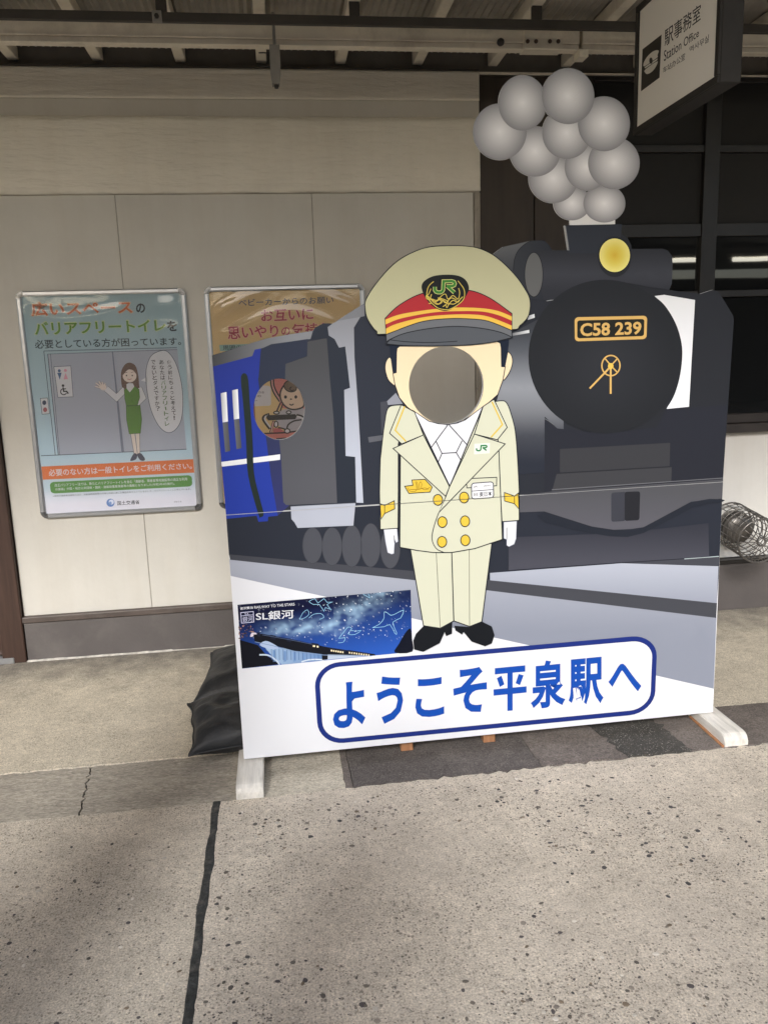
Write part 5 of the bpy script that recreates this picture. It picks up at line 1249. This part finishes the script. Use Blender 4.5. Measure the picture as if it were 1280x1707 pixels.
A.stroke(r6((86, 204), (170, 196), (174, 266), (92, 274)), 0.9, S('#cfd0ea'), 4, True); A.stroke(r6((88, 226), (172, 218)), 0.7, S('#cfd0ea'), 4); A.text('銀河', r6((98, 232), (166, 226), (168, 262), (100, 268)), S('#cfd0ea'), 4); A.text('SL', r6((112, 208), (146, 204), (147, 216), (113, 220)), S('#cfd0ea'), 4)
A.build(label='pasted picture of a night train under blue stars')

# ------------------------------------------------------------------ sandbags on the stand's feet
def sandbag(label, loc, size, rz, tilt, seed):
    t = thing('sandbag', loc, label, 'sandbag', 'black sandbags behind the photo board')
    bm = bmesh.new(); n = 44; Rm = Matrix.Rotation(rz, 4, 'Z') @ Matrix.Rotation(tilt, 4, 'X'); V = {}
    sx, sy, sz = size
    def pt(u, v, s):
        a = (1-abs(u)**2.6)*(1-abs(v)**2.6); a = max(0, a)**0.42
        ear = 1+0.10*(abs(u)*abs(v))**3
        k = 0.020*noise.noise(Vector((u*2.2, v*2.2, seed)))+0.008*noise.noise(Vector((u*5, v*5, seed+2)))+0.008*math.sin(9*u+5*v+seed)*(1-a)
        x = sx*u*ear*(1+0.05*noise.noise(Vector((v*2, seed, 0)))); y = sy*v*ear*(1+0.05*noise.noise(Vector((u*2, seed, 4))))
        z = sz*(0.42+a*(0.58 if s > 0 else -0.42)) + k*(a if s > 0 else 0.2)
        return Vector(loc) + Rm @ Vector((x, y, z))
    top = [[bm.verts.new(pt(2*i/n-1, 2*j/n-1, 1)) for i in range(n+1)] for j in range(n+1)]
    bot = [[top[j][i] if i in (0, n) or j in (0, n) else bm.verts.new(pt(2*i/n-1, 2*j/n-1, -1)) for i in range(n+1)] for j in range(n+1)]
    for j in range(n):
        for i in range(n):
            bm.faces.new((top[j][i], top[j][i+1], top[j+1][i+1], top[j+1][i])); bm.faces.new((bot[j][i], bot[j+1][i], bot[j+1][i+1], bot[j][i+1]))
    obj('sack', bm, M['rubber'], t, True)
    # stitched seam round the edge
    ring = [pt(2*i/n-1, -1, 1) for i in range(n)] + [pt(1, 2*i/n-1, 1) for i in range(n)] + [pt(1-2*i/n, 1, 1) for i in range(n)] + [pt(-1, 1-2*i/n, 1) for i in range(n)]
    bm = bmesh.new(); tube(bm, ring, 0.0045, 5, True); obj('seam', bm, M['rubber'], t, True)
    return t
sandbag('front black sandbag, its corner showing beside the white foot', (-0.165, -1.13, 0.03), (0.225, 0.16, 0.15), R(6), R(8), 1.0)
sandbag('rear black sandbag lying behind the other towards the wall', (-0.13, -0.72, 0.035), (0.24, 0.235, 0.19), R(-4), R(3), 6.0)

# ------------------------------------------------------------------ wire lamp cage lying on the plinth ledge
cg = thing('wire_cage', (2.55, -0.02, 0.45), 'round wire cage around a steel drum, fixed to the white wall under the windows', 'cage')
e1c, e0c = WY(1266, 902, -0.37), WY(1216, 872, -0.05)
ax = (e1c-e0c).normalized(); s1 = ax.cross(Vector((0, 0, 1))).normalized(); s2 = s1.cross(ax); LC = (e1c-e0c).length; RC = 0.118
def ring_pts(c, r, n=36): return [c+(s1*math.cos(6.2832*k/n)+s2*math.sin(6.2832*k/n))*r for k in range(n)]
for k in range(9):
    t = k/8; bm = bmesh.new(); tube(bm, ring_pts(e0c+ax*LC*t, RC*(0.99+0.01*math.sin(k*2))), 0.0050 if k in (0, 8) else 0.0026, 6, True); obj('ring_wire', bm, M['wire'], cg, True)
for k in range(20):
    an = 6.2832*k/20; d = s1*math.cos(an)+s2*math.sin(an); bm = bmesh.new()
    tube(bm, [e0c+d*RC, e1c+d*RC, e1c+ax*0.010+d*RC*0.7, e1c+ax*0.014+d*RC*0.16], 0.0024, 5); obj('long_wire', bm, M['wire'], cg, True)
bm = bmesh.new(); tube(bm, ring_pts(e1c+ax*0.014, RC*0.17, 16), 0.0055, 6, True); obj('hub_ring', bm, M['wire'], cg, True)
bm = bmesh.new(); tube(bm, [e0c+ax*0.00, e0c+ax*0.03, e0c+ax*0.05, e0c+ax*0.10, e0c+ax*0.12], [0.06, 0.084, 0.084, 0.084, 0.04], 24); obj('drum', bm, M['wire'], cg, True)
bm = bmesh.new(); tube(bm, [e0c+ax*0.055, e0c+ax*0.09], 0.0846, 24); obj('drum_band', bm, M['dark_metal'], cg)
bm = bmesh.new(); tube(bm, [e0c+ax*0.01, Vector((e0c.x-0.01, -0.002, e0c.z+0.01))], 0.03, 14); obj('wall_mount', bm, M['steel'], cg)
c = WY(1236, 858, -0.16); bm = bmesh.new(); tube(bm, [c+Vector((-0.02, 0, -0.035)), c+Vector((0.012, 0, 0.012))], 0.011, 4); obj('bracket', bm, M['steel'], cg)
